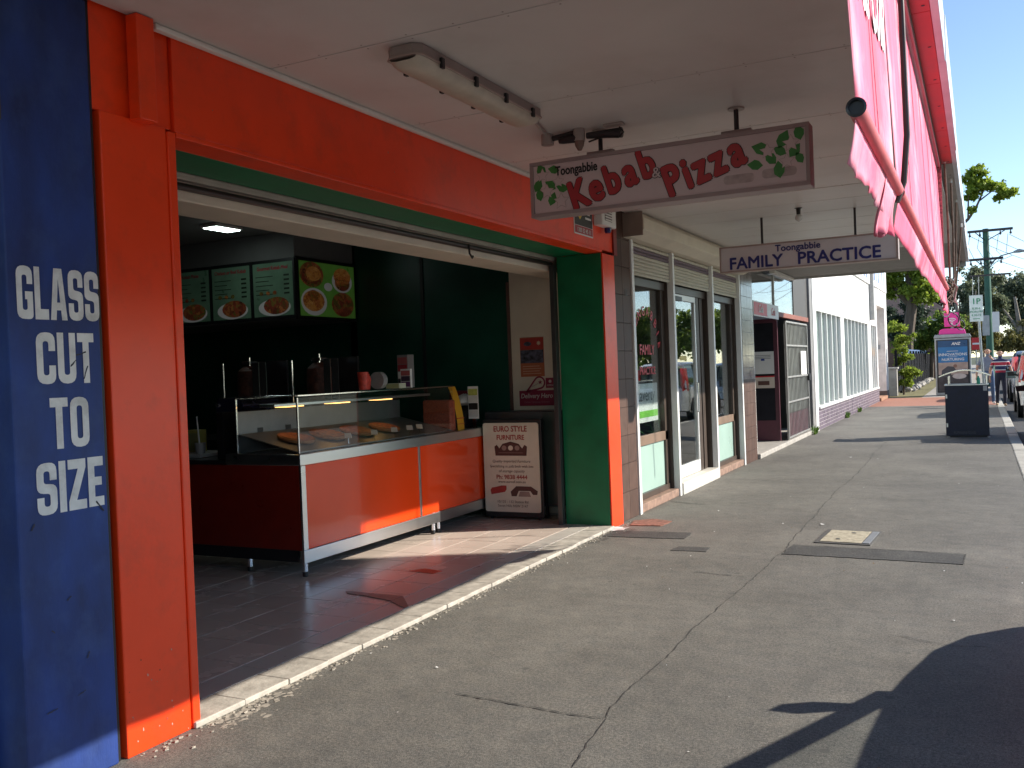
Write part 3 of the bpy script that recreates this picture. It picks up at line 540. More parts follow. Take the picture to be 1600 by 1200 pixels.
# ---- furniture A-frame sign
af = thing('furniture_sign', 'cream furniture shop sandwich board with sofa pictures and black frame', 'sandwich board', (-4.6, 9.08, .032)); CRM = mat('sign_cream', (.66, .585, .47), .55, var=.05, dirt=.1, dirtcol=(.4, .3, .2)); TX = mat('sign_brown', (.085, .03, .025), .5); TR = mat('sign_red', (.36, .035, .03), .5)
ax0, ax1, ay = -4.955, -4.275, 9.06
MB().prism(roundp([(ax0, .115, .03), (ax1, .115, .03), (ax1, 1.095, .03), (ax0, 1.095, .03)]), 'Y', ay, ay + .012).build('face_board', CRM, af)
fb = MB().box(ax0 - .01, ax1 + .03, ay + .014, ay + .04, .06, 1.13); fb.build('black_frame', BLACK, af, bevel=.006)
for x in (ax0 + .06, ax1 - .03): MB().bar((x, ay + .03, .1), (x, ay + .03, .034), .03, .02).build('foot', BLACK, af)
MB().bar((ax0 + .05, ay + .045, 1.08), (ax0 + .05, ay + .17, .04), .03, .02).build('rear_strut', BLACK, af); MB().bar((ax1, ay + .045, 1.08), (ax1, ay + .17, .04), .03, .02).build('rear_strut', BLACK, af)
cx = (ax0 + ax1) / 2; yt = ay - .003
def tx(s, z, size, m, **k): return text(s, size, m, af, (cx, yt, z), 'across', **k)
tx('EURO STYLE', 1.0, .088, TR, bold=.018, sx=.84); tx('FURNITURE', .91, .076, TR, bold=.02, sx=.86)
shape([[(-.19, 0), (.19, 0), (.2, .1), (.17, .12), (.14, .08), (.1, .13), (0, .155), (-.1, .13), (-.14, .08), (-.17, .12), (-.2, .1)]], TX, af, (cx, yt, .735), 'across', 'sofa_picture')
for q in range(3): shape([circ(-.08 + .08 * q, .085, .03, .028, 12)], CRM if q == 1 else mat('sofa_light', (.3, .2, .17), .5), af, (cx, yt - .003, .735), 'across', 'sofa_cushion')
shape([rect(-.15, .03, .15, .034)], mat('sofa_light'), af, (cx, yt - .003, .735), 'across', 'sofa_seam')
tx('Quality Imported Furniture', .66, .042, TX, shear=.2); tx('Specialising in sofa beds with lots', .605, .040, TX, shear=.2); tx('of storage capacity', .552, .042, TX, shear=.2)
tx('Ph: 9838 4444', .478, .066, TR, bold=.012); tx('www.eurosf.com.au', .435, .042, TX)
shape([[(-.1, .0), (.07, .03), (.09, .06), (.09, .1), (.03, .1), (-.03, .085), (-.09, .075), (-.11, .05)]], TR, af, (cx - .16, yt, .305), 'across', 'red_sofa_picture'); shape([[(-.16, 0), (-.17, .05), (-.1, .11), (.08, .11), (.16, .06), (.15, .02), (.1, .02), (.07, .06), (-.07, .06), (-.1, 0)]], TX, af, (cx + .15, yt, .29), 'across', 'corner_sofa_picture'); shape([[(-.08, .0), (.07, .0), (.05, .055), (-.06, .055)]], mat('sofa_light'), af, (cx + .155, yt - .001, .288), 'across', 'rug_picture')
tx('10/125 - 132 Station Rd', .215, .040, TX); tx('Seven Hills NSW 2147', .17, .040, TX)
# ---- alarm poster and siren box on header
al = thing('alarm_poster', 'black and red security alarm notice on the orange header', 'notice', (XF, 8.45, 3.05))
bx('sheet', PAPER, al, XF + .001, XF + .005, 8.22, 8.70, 2.955, 3.29); bx('black_panel', BLACK, al, XF + .006, XF + .008, 8.235, 8.685, 3.045, 3.28); bx('red_panel', mat('notice_red', (.4, .04, .05), .5), al, XF + .006, XF + .008, 8.235, 8.685, 2.968, 3.04)
shape([[(0, .16), (.18, .16), (.18, .07), (.09, 0), (0, .07)]], mat('badge_yellow', (.6, .42, .03), .5), al, (XF + .0095, 8.27, 3.10), 'facade', 'badge'); text('1300 32 45 11', .062, PAPER, al, (XF + .0095, 8.46, 2.98), bold=.01)
for j in range(3): bx('print_line', PAPER, al, XF + .009, XF + .0095, 8.50, 8.65 - .03 * (j == 1), 3.12 + .045 * j, 3.14 + .045 * j)
sb = thing('siren_box', 'white louvred alarm siren box with blue strobe on the orange header', 'siren', (XF, 8.95, 3.1))
bx('case', WALU, sb, XF + .001, XF + .10, 8.73, 9.13, 3.09, 3.33, .012); bx('grille', mat('grille_shadow', (.2, .18, .17), .7), sb, XF + .101, XF + .103, 8.80, 9.0, 3.14, 3.30)
for j in range(6): bx('louvre', WALU, sb, XF + .1035, XF + .109, 8.80, 9.0, 3.145 + j * .027, 3.157 + j * .027)
MB().lathe((XF + .06, 8.98, 3.035), [(.028, 0), (.036, .02), (.036, .054)], 14).build('strobe', mat('blue_strobe', (.01, .02, .12), .2), sb, smooth=True)
# ================================================================== BLUE COLUMN (glass shop next door)
bc = thing('blue_column', 'scuffed blue painted column lettered GLASS CUT TO SIZE', 'column', (-3.42, 2.6, 0))
bx('shaft', BLUE, bc, -3.75, XF, 2.385, 2.815, 0, 3.335, .008)
bx('shadow_gap', BLACK, bc, -3.75, XF - .02, 2.8155, 2.8395, 0, 3.42)
G = {}
w = .60; t = .21
G['C'] = (w, [[(w, .64), (w, 1, .22), (0, 1, .22), (0, 0, .22), (w, 0, .22), (w, .36), (w - t, .36), (w - t, .17, .08), (t, .17, .08), (t, .83, .08), (w - t, .83, .08), (w - t, .64)]])
G['G'] = (w, [[(w, .66), (w, 1, .22), (0, 1, .22), (0, 0, .22), (w, 0, .1), (w, .52), (w * .52, .52), (w * .52, .37), (w - t, .37), (w - t, .17, .06), (t, .17, .08), (t, .83, .08), (w - t, .83, .08), (w - t, .66)]])
G['L'] = (.52, [[(0, 0), (.52, 0), (.52, .2), (t, .2), (t, 1), (0, 1)]])
G['A'] = (.66, [[(0, 0), (.17, 1), (.49, 1), (.66, 0), (.44, 0), (.415, .19), (.245, .19), (.22, 0)], [(.268, .34), (.392, .34), (.33, .80)]])
G['S'] = (w, [[(w, .66), (w, 1, .22), (0, 1, .22), (0, .43, .2), (w - t, .40, .06), (w - t, .16, .07), (t, .16, .07), (t, .34), (0, .34), (0, 0, .22), (w, 0, .22), (w, .57, .2), (t, .60, .06), (t, .84, .07), (w - t, .84, .07), (w - t, .66)]])
G['U'] = (w, [[(0, 1), (0, 0, .22), (w, 0, .22), (w, 1), (w - t, 1), (w - t, .17, .08), (t, .17, .08), (t, 1)]])
G['T'] = (.56, [[(.175, 0), (.385, 0), (.385, .82), (.56, .82), (.56, 1), (0, 1), (0, .82), (.175, .82)]])
G['O'] = (w, [[(0, 0, .24), (w, 0, .24), (w, 1, .24), (0, 1, .24)], [(t, .17, .08), (t, .83, .08), (w - t, .83, .08), (w - t, .17, .08)]])
G['I'] = (t, [[(0, 0), (t, 0), (t, 1), (0, 1)]])
G['Z'] = (.56, [[(0, 0), (.56, 0), (.56, .19), (.25, .19), (.56, .83), (.56, 1), (0, 1), (0, .81), (.31, .81), (0, .17)]])
G['E'] = (.50, [[(0, 0), (.5, 0), (.5, .19), (t, .19), (t, .42), (.44, .42), (.44, .59), (t, .59), (t, .81), (.5, .81), (.5, 1), (0, 1)]])
for word, y0, y1, z0, h in (('GLASS', 2.425, 2.812, 1.94, .215), ('CUT', 2.50, 2.775, 1.675, .213), ('TO', 2.55, 2.735, 1.405, .212), ('SIZE', 2.475, 2.795, 1.14, .213)):
    tot = sum(G[c][0] for c in word) + .07 * (len(word) - 1); s = (y1 - y0) / tot; y = y0
    for c in word:
        shape([roundp([(p[0] * s, p[1] * h) + ((p[2] * h * .9,) if len(p) > 2 else ()) for p in o_]) for o_ in G[c][1]], OFFW, bc, (XF + .0025, y, z0 + (.012 * (y - y0) if word == 'SIZE' else 0)), 'facade', 'letter'); y += (G[c][0] + .07) * s
rnd = random.Random(2)
for y, z, l, a in ((2.71, 1.80, .05, .3), (2.73, 1.72, .06, 1.2), (2.67, 1.76, .04, .8), (2.77, 1.14, .06, -.9), (2.45, 1.1, .03, 1), (2.6, .78, .025, .6), (2.52, .66, .02, -.7), (2.68, .52, .03, 1.1), (2.5, .34, .05, .15), (2.64, .37, .04, .3)):
    pts = [(l * (k / 5 - .5) , rnd.uniform(.001, .005)) for k in range(6)] + [(l * (.5 - k / 5), -rnd.uniform(.001, .004)) for k in range(6)]
    shape([pts], mat('scuff_mark', (.035, .035, .05), .8, var=.5, scale=60), bc, (XF + .004, y, z), 'facade', 'scuff', rot=a)
gs = thing('glass_shop_frame', 'grey aluminium window frame of the glass shop beside the blue column', 'window frame', (-3.6, 2.2, 0))
bx('mullion', ALU, gs, -3.74, -3.60, 2.22, 2.37, 0, 3.33, .006); bx('stile', BLUED, gs, -3.80, -3.741, 2.2, 2.384, 0, 3.33)
bx('pane', GLS, gs, -3.69, -3.68, .2, 2.215, .3, 3.2); bx('sill', ALU, gs, -3.74, -3.6, .2, 2.215, .0, .29); bx('back_wall', DARK, gs, -4.6, -4.5, .2, 2.2, 0, 3.4)
mbx = thing('meter_box', 'small dark brown box fixed high on the blue column side', 'meter box', (-3.4, 2.36, 2.9)); bx('case', BROWNW, mbx, -3.53, -3.40, 2.30, 2.384, 2.72, 3.02, .005); bx('cover', mat('brown_cover', (.05, .035, .03), .5), mbx, -3.50, -3.43, 2.294, 2.299, 2.75, 2.99)

# ================================================================== AWNING
aw = thing('street_awning', 'long cantilever shop awning with white sheet ceiling over the footpath', 'awning', (-1.8, 8, 3.34)); ZA = 3.342
bx('roof_deck', mat('awning_roof', (.35, .35, .36), .6), aw, -3.95, -.172, -6, 19.45, 3.46, 3.62)
cur = -5.85
while cur < 9.5:
    bx('ceiling_panel', CEIL, aw, -3.418, -.275, cur + .004, cur + 1.396, ZA, ZA + .02, .003); cur += 1.4
bnds = [9.57, 10.32, 11.05, 11.8, 12.55, 13.3, 14.05, 14.8, 15.55]
for a, b in zip(bnds, bnds[1:]): bx('ceiling_board', CEIL, aw, -3.418, -.275, a + .006, b - .006, ZA, ZA + .02, .006)
bx('joint_backing', mat('joint_shadow', (.12, .10, .09), .9), aw, -3.95, -.26, -6, 15.56, ZA + .0215, ZA + .05)
cg = MB(); V = []; NN = 52; yy0, yy1 = 15.58, 19.42
for i in range(NN * 4 + 1):
    y = yy0 + (yy1 - yy0) * i / (NN * 4); z = ZA + .012 + .014 * math.sin(i * PI / 2 / 2 * 1.0); V += [(-3.42, y, z), (-.275, y, z)]
cg.add(V, [(2 * i, 2 * i + 1, 2 * i + 3, 2 * i + 2) for i in range(NN * 4)]); cg.build('corrugated_sheet', mat('corrugated_grey', (.33, .32, .30), .5, var=.1, dirt=.3, dirtcol=(.2, .18, .15)), aw, smooth=True)
bx('cornice', WHITE, aw, XF + .003, XF + .045, 3.16, 9.2, ZA - .03, ZA - .001, .008)
bx('end_beam', mat('end_beam_grey', (.45, .44, .42), .5), aw, -3.42, -.172, 19.43, 19.448, 3.30, 3.455)
bx('cross_beam', WHITE, aw, -3.4, -3.3, 17.4, 19.4, 3.28, 3.335, .005)
REDS = mat('red_soffit_paint', (.50, .03, .035), .5, var=.15, dirt=.25, dirtcol=(.3, .06, .06), dscale=3)
for i in range(6): bx('red_soffit_panel', REDS, aw, -.262, -.170, 1.0 + i * 1.4 + .003, 1.0 + i * 1.4 + 1.397, 3.395, 3.41, .002)
bx('grey_soffit', mat('grey_soffit_paint', (.34, .31, .28), .6, var=.12, dirt=.4, dirtcol=(.2, .17, .14)), aw, -.262, -.170, 9.42, 19.45, 3.395, 3.41)
bx('edge_beam', mat('edge_beam_pink', (.45, .14, .15), .5), aw, -.274, -.263, 1.0, 9.4, 3.33, 3.45)
FASC = mat('pale_fascia', (.58, .62, .66), .4, metal=.3, var=.08, dirt=.2, dirtcol=(.4, .42, .45))
for i in range(8): bx('fascia_sheet', FASC, aw, -.168, -.128 + (.006 if i % 2 else 0), -2 + i * 2.7 + .002, min(-2 + i * 2.7 + 2.698, 19.46), 3.385, 3.66, .003)
for i in range(14): MB().lathe((-.20, 1.6 + i * .7, 3.392), [(.008, 0), (.01, .002)], 8).build('rivet', BLACK, aw)
nh = MB()
for i in range(12):
    yj = -5.85 + i * 1.4
    for j in range(12):
        for dy_ in (-.03, .03): nh.lathe((-3.3 + j * .27, yj + dy_, ZA - .0016), [(.005, 0), (.006, .0012)], 6)
o = nh.build('nail_heads', mat('nail_grey', (.33, .29, .26), .6), aw); o['kind'] = 'stuff'
# hanging roller blinds on the street edge
PINK = mat('faded_pink_canvas', (.80, .10, .19), .7, var=.3, scale=2.6, stretch=(1, 1.8, .12), dirt=.7, dirtcol=(.9, .62, .70), dscale=1.3, bump=.3, bscale=14)
PINKD = mat('pink_tube_paint', (.55, .10, .11), .5, var=.12, scale=6)
def cloth(name, m, parent, y0, y1, z0f, z1, x0, x1, amp, nu=40, nv=10, seed=0, drag=None):
    rnd = random.Random(seed); ph = [rnd.uniform(0, 6) for _ in range(4)]; V = []
    for i in range(nu + 1):
        u = i / nu; y = y0 + (y1 - y0) * u; z0 = z0f(u)
        for j in range(nv + 1):
            v = j / nv; x = x0 + (x1 - x0) * v + amp * v * (math.sin(u * 21 + ph[0]) * .5 + math.sin(u * 47 + ph[1]) * .3 + math.sin(u * 9 + v * 3 + ph[2]) * .6)
            yy = y + (drag(u, v) if drag else 0); V.append((x, yy, z1 + (z0 - z1) * v))
    mb = MB(); mb.add(V, [(i * (nv + 1) + j, (i + 1) * (nv + 1) + j, (i + 1) * (nv + 1) + j + 1, i * (nv + 1) + j + 1) for i in range(nu) for j in range(nv)])
    o = mb.build(name, m, parent, smooth=True); md = o.modifiers.new('thickness', 'SOLIDIFY'); md.thickness = .0015; return o
bl = thing('roller_blind', 'short faded pink drop blind with script lettering at the near awning edge', 'blind', (-.25, 3.0, 2.25), 'pink blinds along the awning edge')
cloth('canvas', PINK, bl, 2.39, 3.60, lambda u: 2.244, 3.37, -.292, -.252, .006, 24, 10, 1)
MB().tube([(-.245, 2.37, 2.25), (-.245, 3.62, 2.25)], .021, 16, cap=False).build('bottom_tube', PINKD, bl, smooth=True)
MB().lathe((-.245, 2.368, 2.25), [(.020, .01), (.024, -.002), (.018, -.004), (.017, .03)], 20, 'Y').build('tube_end_ring', mat('dark_steel'), bl, smooth=True)
cloth('valance', PINK, bl, 2.40, 3.25, lambda u: 2.125 - .004 * math.sin(u * 40), 2.232, -.250, -.268, .008, 40, 5, 2)
cloth('torn_flap', PINK, bl, 3.20, 3.62, lambda u: 2.045 + .05 * u + .008 * math.sin(u * 40), 2.230, -.25, -.285, .022, 40, 8, 3, lambda u, v: .05 * v * (u - .3))
text('Coca-Cola', .42, mat('faded_white_script', (.85, .80, .80), .7, var=.05), bl, (-.262, 2.46, 2.60), 'facade', 'LEFT', bold=.008, sx=.55, shear=.28, rot=.1)
bl2 = thing('roller_blind', 'long faded pink drop blind running to the tangle of hooks', 'blind', (-.25, 6.4, 2.25), 'pink blinds along the awning edge')
cloth('canvas', PINK, bl2, 3.70, 9.2, lambda u: 2.240, 3.36, -.295, -.252, .008, 70, 10, 4)
MB().tube([(-.245, 3.68, 2.25), (-.245, 6.4, 2.247), (-.245, 9.24, 2.25)], .021, 16).build('bottom_tube', PINKD, bl2, smooth=True)
cloth('valance', PINK, bl2, 3.72, 9.0, lambda u: 2.115 + .004 * math.sin(u * 60), 2.230, -.25, -.272, .008, 120, 5, 5)
cloth('frayed_end', PINK, bl2, 8.7, 9.3, lambda u: 2.10 - .08 * u, 2.225, -.25, -.26, .02, 14, 6, 6)
MB().tube([(-.30, 3.7, 3.40), (-.30, 9.25, 3.40)], .026, 12).build('top_roller', PINKD, bl2, smooth=True)
bx('canvas_edge_strip', mat('striped_edge', (.35, .12, .13), .7, var=.6, scale=60), bl2, -.30, -.255, 9.205, 9.225, 2.25, 3.36)
SEAM = mat('seam_thread', (.62, .10, .16), .8, var=.3, scale=60)
for y_, par in ((2.41, bl), (3.02, bl), (4.55, bl2), (5.4, bl2), (6.25, bl2), (7.1, bl2), (7.95, bl2), (8.8, bl2)): MB().bar((-.2895, y_, 3.33), (-.2475, y_, 2.262), .002, .014, up=(0, 1, 0)).build('seam', SEAM, par)
ST = mat('dark_strap_steel', (.05, .035, .03), .4, metal=.5)
MB().tube([(-.225, 3.66, 3.40), (-.215, 3.66, 2.9), (-.21, 3.66, 2.45), (-.225, 3.65, 2.28), (-.25, 3.64, 2.21)], .011, 8).build('spring_arm', ST, bl, smooth=True)
hk = thing('blind_hook_poles', 'thin rusty hook poles and cords dangling past the blind end', 'hook poles', (-.2, 10, 2.6))
RUST = mat('rusty_rod', (.16, .09, .06), .7, var=.4, scale=30)
for i, (y, x, zt, xb, zb) in enumerate(((9.3, -.23, 3.38, -.215, 2.35), (10.2, -.20, 3.35, -.20, 2.4), (11.6, -.18, 3.36, -.23, 2.25), (12.6, -.15, 3.2, -.24, 2.4))):
    rod = MB().tube([(x, y, zt), ((x + xb) / 2 + .005, y, (zt + zb) / 2), (xb, y, zb)], .010, 7).build('pole', RUST, hk, smooth=True)
    MB().tube([(x, y, zt - .0), (x, y, zt + .045)], .012, 7).build('pole_tip', WHITE, rod)
for (y, x, z, r) in ((9.35, -.27, 2.1, .05), (9.9, -.21, 2.05, .06), (10.4, -.16, 2.0, .05)):
    MB().tube([(x, y, z + .2), (x - .01, y, z + .05)] + [(x + r * math.sin(a) * .7, y + .2 * math.sin(a), z - r + r * math.cos(a)) for a in [k * .5 for k in range(11)]], .006, 6).build('hook', ST, hk, smooth=True)
rnd = random.Random(31)
for i in range(9):
    y = 9.26 + rnd.uniform(0, .5); x = -.23 + rnd.uniform(-.03, .05); pts = [(x + rnd.uniform(-.03, .03), y + rnd.uniform(-.08, .08), 2.36 - .05 * k + rnd.uniform(-.02, .02)) for k in range(6)]
    MB().tube(pts, .005, 5).build('cord', mat('pale_cord', (.45, .36, .33), .8) if i % 2 else RUST, hk, smooth=True)

# ---- fluorescent batten on the awning ceiling
fb = thing('fluorescent_batten', 'dusty unlit fluorescent batten with clear cover on the awning ceiling', 'light', (-2.6, 4.8, ZA))
LB = mat('batten_grey_base', (.30, .25, .23), .5, var=.1); DIF = mat('dusty_diffuser', (.50, .45, .37), .35, var=.1, scale=8, dirt=.35, dirtcol=(.3, .25, .18), dscale=5)
lx, ly0, ly1 = -2.585, 4.02, 5.52
def batt(inset, z0, z1, c):
    a, b = .105 - inset, c
    poly = [(lx - a + b, ly0 + inset), (lx + a - b, ly0 + inset), (lx + a, ly0 + inset + b), (lx + a, ly1 - inset - b), (lx + a - b, ly1 - inset), (lx - a + b, ly1 - inset), (lx - a, ly1 - inset - b), (lx - a, ly0 + inset + b)]
    return MB().prism(poly, 'Z', z0, z1)
batt(0, ZA - .05, ZA - .001, .04).build('base_tray', LB, fb, bevel=.004); batt(-.006, ZA - .062, ZA - .051, .04).build('rim', mat('batten_rim', (.36, .28, .25), .5), fb, bevel=.003)
mb = MB(); P0 = [(-.10, 0), (-.085, -.03), (-.05, -.045), (.05, -.045), (.085, -.03), (.10, 0)]
V = []
for y, s in ((ly0 + .01, .35), (ly0 + .05, .85), (ly0 + .10, 1), (ly1 - .10, 1), (ly1 - .05, .85), (ly1 - .01, .35)): V += [(lx + px * (.75 + .25 * s), y, ZA - .063 + pz * s) for px, pz in P0]
mb.add(V, [(i * 6 + k, i * 6 + k + 1, (i + 1) * 6 + k + 1, (i + 1) * 6 + k) for i in range(5) for k in range(5)]); mb.build('diffuser', DIF, fb, smooth=True)
for i in range(4):
    for sgn in (-1, 1):
        y = ly0 + .2 + i * .37; bx('clip', mat('black_plastic'), fb, lx + sgn * .105, lx + sgn * .122, y, y + .03, ZA - .085, ZA - .03, .002)
cd = thing('conduit_lights', 'grey conduit and twin floodlights fixed behind the kebab sign', 'floodlight', (-2.5, 6.1, ZA)); GP = mat('grey_pvc', (.40, .35, .32), .5); MF = mat('floodlight_black', (.03, .025, .028), .45)
MB().tube([(-2.585, 5.54, ZA - .02), (-2.70, 6.05, ZA - .02)], .011, 8).build('conduit', GP, cd, smooth=True); MB().lathe((-2.72, 6.11, ZA - .075), [(.045, 0), (.045, .074)], 16).build('junction_box', GP, cd, smooth=True)
MB().tube([(-2.68, 6.11, ZA - .035), (-2.5, 6.11, ZA - .02)], .02, 10).build('stem', MF, cd, smooth=True); MB().lathe((-2.62, 6.09, ZA - .065), [(.018, 0), (.024, .03), (.03, .14)], 14, 'X').build('lamp_head', MF, cd, smooth=True)
MB().lathe((-2.47, 6.1, ZA - .085), [(.042, 0), (.042, .084)], 16).build('junction_box', GP, cd, smooth=True); MB().lathe((-2.47, 6.1, ZA - .15), [(.014, 0), (.03, .03), (.036, .064)], 14).build('sensor', mat('sensor_brown', (.22, .15, .12), .5), cd, smooth=True)
MB().tube([(-2.42, 6.12, ZA - .05), (-2.16, 6.12, ZA - .065)], [.022, .036], 12).build('lamp_head', MF, cd, smooth=True); MB().tube([(-2.17, 6.1, ZA - .03), (-2.14, 6.1, ZA - .07), (-2.18, 6.1, ZA - .1), (-2.3, 6.1, ZA - .08), (-2.4, 6.1, ZA - .1)], .006, 6).build('cable', BLACK, cd, smooth=True)
bx('spot_plate', GP, cd, -2.28, -2.14, 6.07, 6.14, ZA - .016, ZA - .001, .003)

# ================================================================== KEBAB SIGN
ks = thing('kebab_sign', 'hanging lightbox sign with slanted red lettering and green leaves', 'sign', (-1.9, 6.2, 2.77)); SY = 6.15
KF = mat('sign_face_pink', (.64, .52, .53), .4, var=.04, scale=3); KFR = mat('sign_frame_mauve', (.34, .26, .26), .45, var=.06)
x0, x1, z0, z1 = -2.885, -.92, 2.765, 3.165
bx('lightbox', KFR, ks, x0, x1, SY + .006, SY + .14, z0, z1, .004); bx('face', KF, ks, x0 + .028, x1 - .028, SY, SY + .004, z0 + .028, z1 - .028)
for a, b, c, d in ((x0, x1, z0, z0 + .027), (x0, x1, z1 - .027, z1), (x0, x0 + .027, z0 + .0275, z1 - .0275), (x1 - .027, x1, z0 + .0275, z1 - .0275)): bx('frame_bar', KFR, ks, a, b, SY - .012, SY + .005, c, d, .003)
KR = mat('sign_letter_red', (.42, .025, .035), .45); KB = mat('sign_black', (.015, .013, .015), .5)
text('Toongabbie', .092, KB, ks, (x0 + .20, SY - .003, z0 + .285), 'across', 'LEFT', bold=.026, sx=.74)
def slant(word, xs, zs, ang, size, adv):
    x, z = xs, zs
    for k, c in enumerate(word):
        for m, bo, dy in ((KB, .056, .002), (KR, .038, .0055)):
            text(c, size, m, ks, (x0 + x, SY - dy, z0 + z), 'across', 'CENTER', bold=bo, sx=.76, rot=ang, name='letter_outline' if m == KB else 'letter')
        a = adv[k]; x += a * math.cos(ang); z += a * math.sin(ang)
slant('Kebab', .40, .040, .285, .285, [.134, .132, .132, .132, 0])
slant('Pizza', 1.09, .048, .315, .295, [.108, .095, .122, .132, 0])
text('&', .10, KB, ks, (x0 + .955, SY - .009, z0 + .175), 'across', bold=.05); text('&', .10, KF, ks, (x0 + .955, SY - .0125, z0 + .175), 'across', bold=.012)
LG = mat('leaf_print', (.045, .22, .045), .5, var=.15, scale=20); LO = mat('leaf_outline', (.3, .2, .19), .6)
def leaf(cx, cz, L, a, m, dy=.003): shape([[(0, -.5 * L), (.28 * L, -.2 * L), (.34 * L, .1 * L), (0, .55 * L), (-.3 * L, .15 * L), (-.3 * L, -.2 * L)]], m, ks, (x0 + cx, SY - dy, z0 + cz), 'across', 'leaf', rot=a)
for cx, cz, L, a in ((.09, .33, .11, .4), (.19, .33, .09, 1.3), (.06, .23, .10, -.5), (.07, .16, .09, .2), (.16, .22, .1, .9), (.25, .19, .09, 1.2), (.17, .12, .1, -.4)): leaf(cx, cz, L, a, LG)
for cx, cz, L, a in ((1.66, .27, .12, 1.2), (1.72, .2, .1, .7), (1.8, .31, .12, -.5), (1.9, .34, .1, .2), (1.78, .24, .09, 1.0), (1.87, .23, .1, -.7), (1.62, .17, .1, 1.4), (1.77, .12, .11, .1), (1.9, .18, .08, .5)): leaf(cx, cz, L, a, LG)
for cx, cz, R in ((.1, .3, .05), (.13, .18, .055), (.22, .24, .045), (.24, .1, .06), (1.7, .25, .05), (1.85, .28, .055), (1.82, .17, .05)):
    shape([star(0, 0, R * 1.06, R * .53), star(0, 0, R, R * .48)], LO, ks, (x0 + cx, SY - .005, z0 + cz), 'across', 'flower_outline'); shape([star(0, 0, R, R * .48)], KF, ks, (x0 + cx, SY - .0045, z0 + cz), 'across', 'flower')
SM = mat('blurred_number', (.44, .355, .35), .5, var=.25, scale=16); shape([roundp([(0, 0, .03), (.2, 0, .03), (.2, .06, .03), (0, .06, .03)])], SM, ks, (x0 + 1.41, SY - .002, z0 + .065), 'across', 'smudge'); shape([roundp([(0, 0, .03), (.22, 0, .03), (.22, .06, .03), (0, .06, .03)])], SM, ks, (x0 + 1.66, SY - .002, z0 + .075), 'across', 'smudge')  # grey patches standing for a blurred-out phone number
for hx in (-2.36, -1.395):
    bx('hanger_channel', KFR, ks, hx - .1, hx + .1, SY + .05, SY + .1, z1 + .001, z1 + .032, .003); MB().tube([(hx, SY + .075, z1 + .032), (hx, SY + .075, ZA - .006)], .016, 10).build('hanger_rod', MF, ks, smooth=True); MB().lathe((hx, SY + .075, ZA - .009), [(.055, 0), (.055, .008)], 16).build('hanger_plate', GP, ks)
# ================================================================== FAMILY PRACTICE SIGN
fs = thing('practice_sign', 'hanging white lightbox sign with navy capital lettering beyond the red lettered one', 'sign', (-1.7, 11, 2.73)); FY = 11.0; fx0, fx1, fz0, fz1 = -2.72, -.755, 2.725, 3.03
FF = mat('practice_face', (.60, .55, .55), .4, var=.04); FFR = mat('practice_frame', (.36, .27, .24), .45)
bx('lightbox', FFR, fs, fx0, fx1, FY + .006, FY + .15, fz0, fz1, .004); bx('face', FF, fs, fx0 + .018, fx1 - .018, FY, FY + .004, fz0 + .018, fz1 - .018)
for a, b, c, d in ((fx0, fx1, fz0, fz0 + .017), (fx0, fx1, fz1 - .017, fz1), (fx0, fx0 + .017, fz0 + .0175, fz1 - .0175), (fx1 - .017, fx1, fz0 + .0175, fz1 - .0175)): bx('frame_bar', FFR, fs, a, b, FY - .01, FY + .005, c, d, .002)
NAVY = mat('navy_lettering', (.02, .025, .16), .5)
text('Toongabbie', .106, NAVY, fs, (-1.82, FY - .004, 2.925), 'across', bold=.022, sx=1.0); text('FAMILY', .19, NAVY, fs, (-2.30, FY - .004, 2.762), 'across', bold=.026, sx=1.0); text('PRACTICE', .19, NAVY, fs, (-1.38, FY - .004, 2.762), 'across', bold=.026, sx=1.04)
for hx in (-2.23, -1.2): bx('hanger_rod', MF, fs, hx - .012, hx + .012, FY + .06, FY + .085, fz1, ZA - .001)
bu = thing('bare_bulb', 'bare glass bulb in a black holder on the awning boards', 'bulb', (-1.7, 10.6, ZA)); MB().lathe((-1.74, 10.65, ZA - .07), [(.022, 0), (.026, .06), (.045, .069)], 12).build('holder', BLACK, bu, smooth=True); MB().lathe((-1.74, 10.65, ZA - .15), [(.008, 0), (.034, .02), (.04, .045), (.03, .07), (.016, .08)], 14).build('globe', mat('bulb_glass', (.55, .54, .52), .15, var=.03), bu, smooth=True)
# ================================================================== FAMILY PRACTICE SHOPFRONT
fp = thing('practice_shop', 'medical practice shopfront with roller shutter box and aluminium posts', 'shop', (-3.5, 12.4, 0))
bx('wall_backing', MORTAR, fp, -3.9, -3.452, 9.28, 9.845, 0, 3.36)
for i in range(11):
    for j in range(2): bx('tile', BROWN, fp, -3.45, -3.437, 9.283 + j * .281, 9.283 + j * .281 + .277, .004 + i * .305, .004 + i * .305 + .301, .002)
text('12', .1, BLACK, fp, (-3.434, 9.66, 2.44), bold=.02)
posts = (9.85, 11.40, 13.33, 15.03)
for i, y in enumerate(posts):
    bx('post', WALU, fp, -3.50, XF, y, y + .075, 0, 3.085, .004); bx('post_return', BROWNW, fp, -3.60, -3.502, y - .01, y + .16, .0, 3.085, .003)
prof = [(-3.60, 3.075), (-3.36, 3.075), (-3.20, 3.14), (-3.20, 3.27), (-3.26, 3.338), (-3.60, 3.338)]
for a, b in ((9.66, 11.38), (11.384, 13.36), (13.364, 15.12)): MB().prism(prof, 'Y', a, b).build('shutter_box', CREAM, fp, bevel=.004)
bx('box_end', mat('box_end_brown', (.26, .21, .17), .5), fp, -3.6, -3.21, 9.648, 9.659, 3.08, 3.336)
SL = mat('shutter_slat_cream', (.52, .48, .38), .45, var=.05, dirt=.2, dirtcol=(.3, .26, .2)); SLP = mat('shutter_slat_purple', (.13, .085, .11), .45)
sl = None
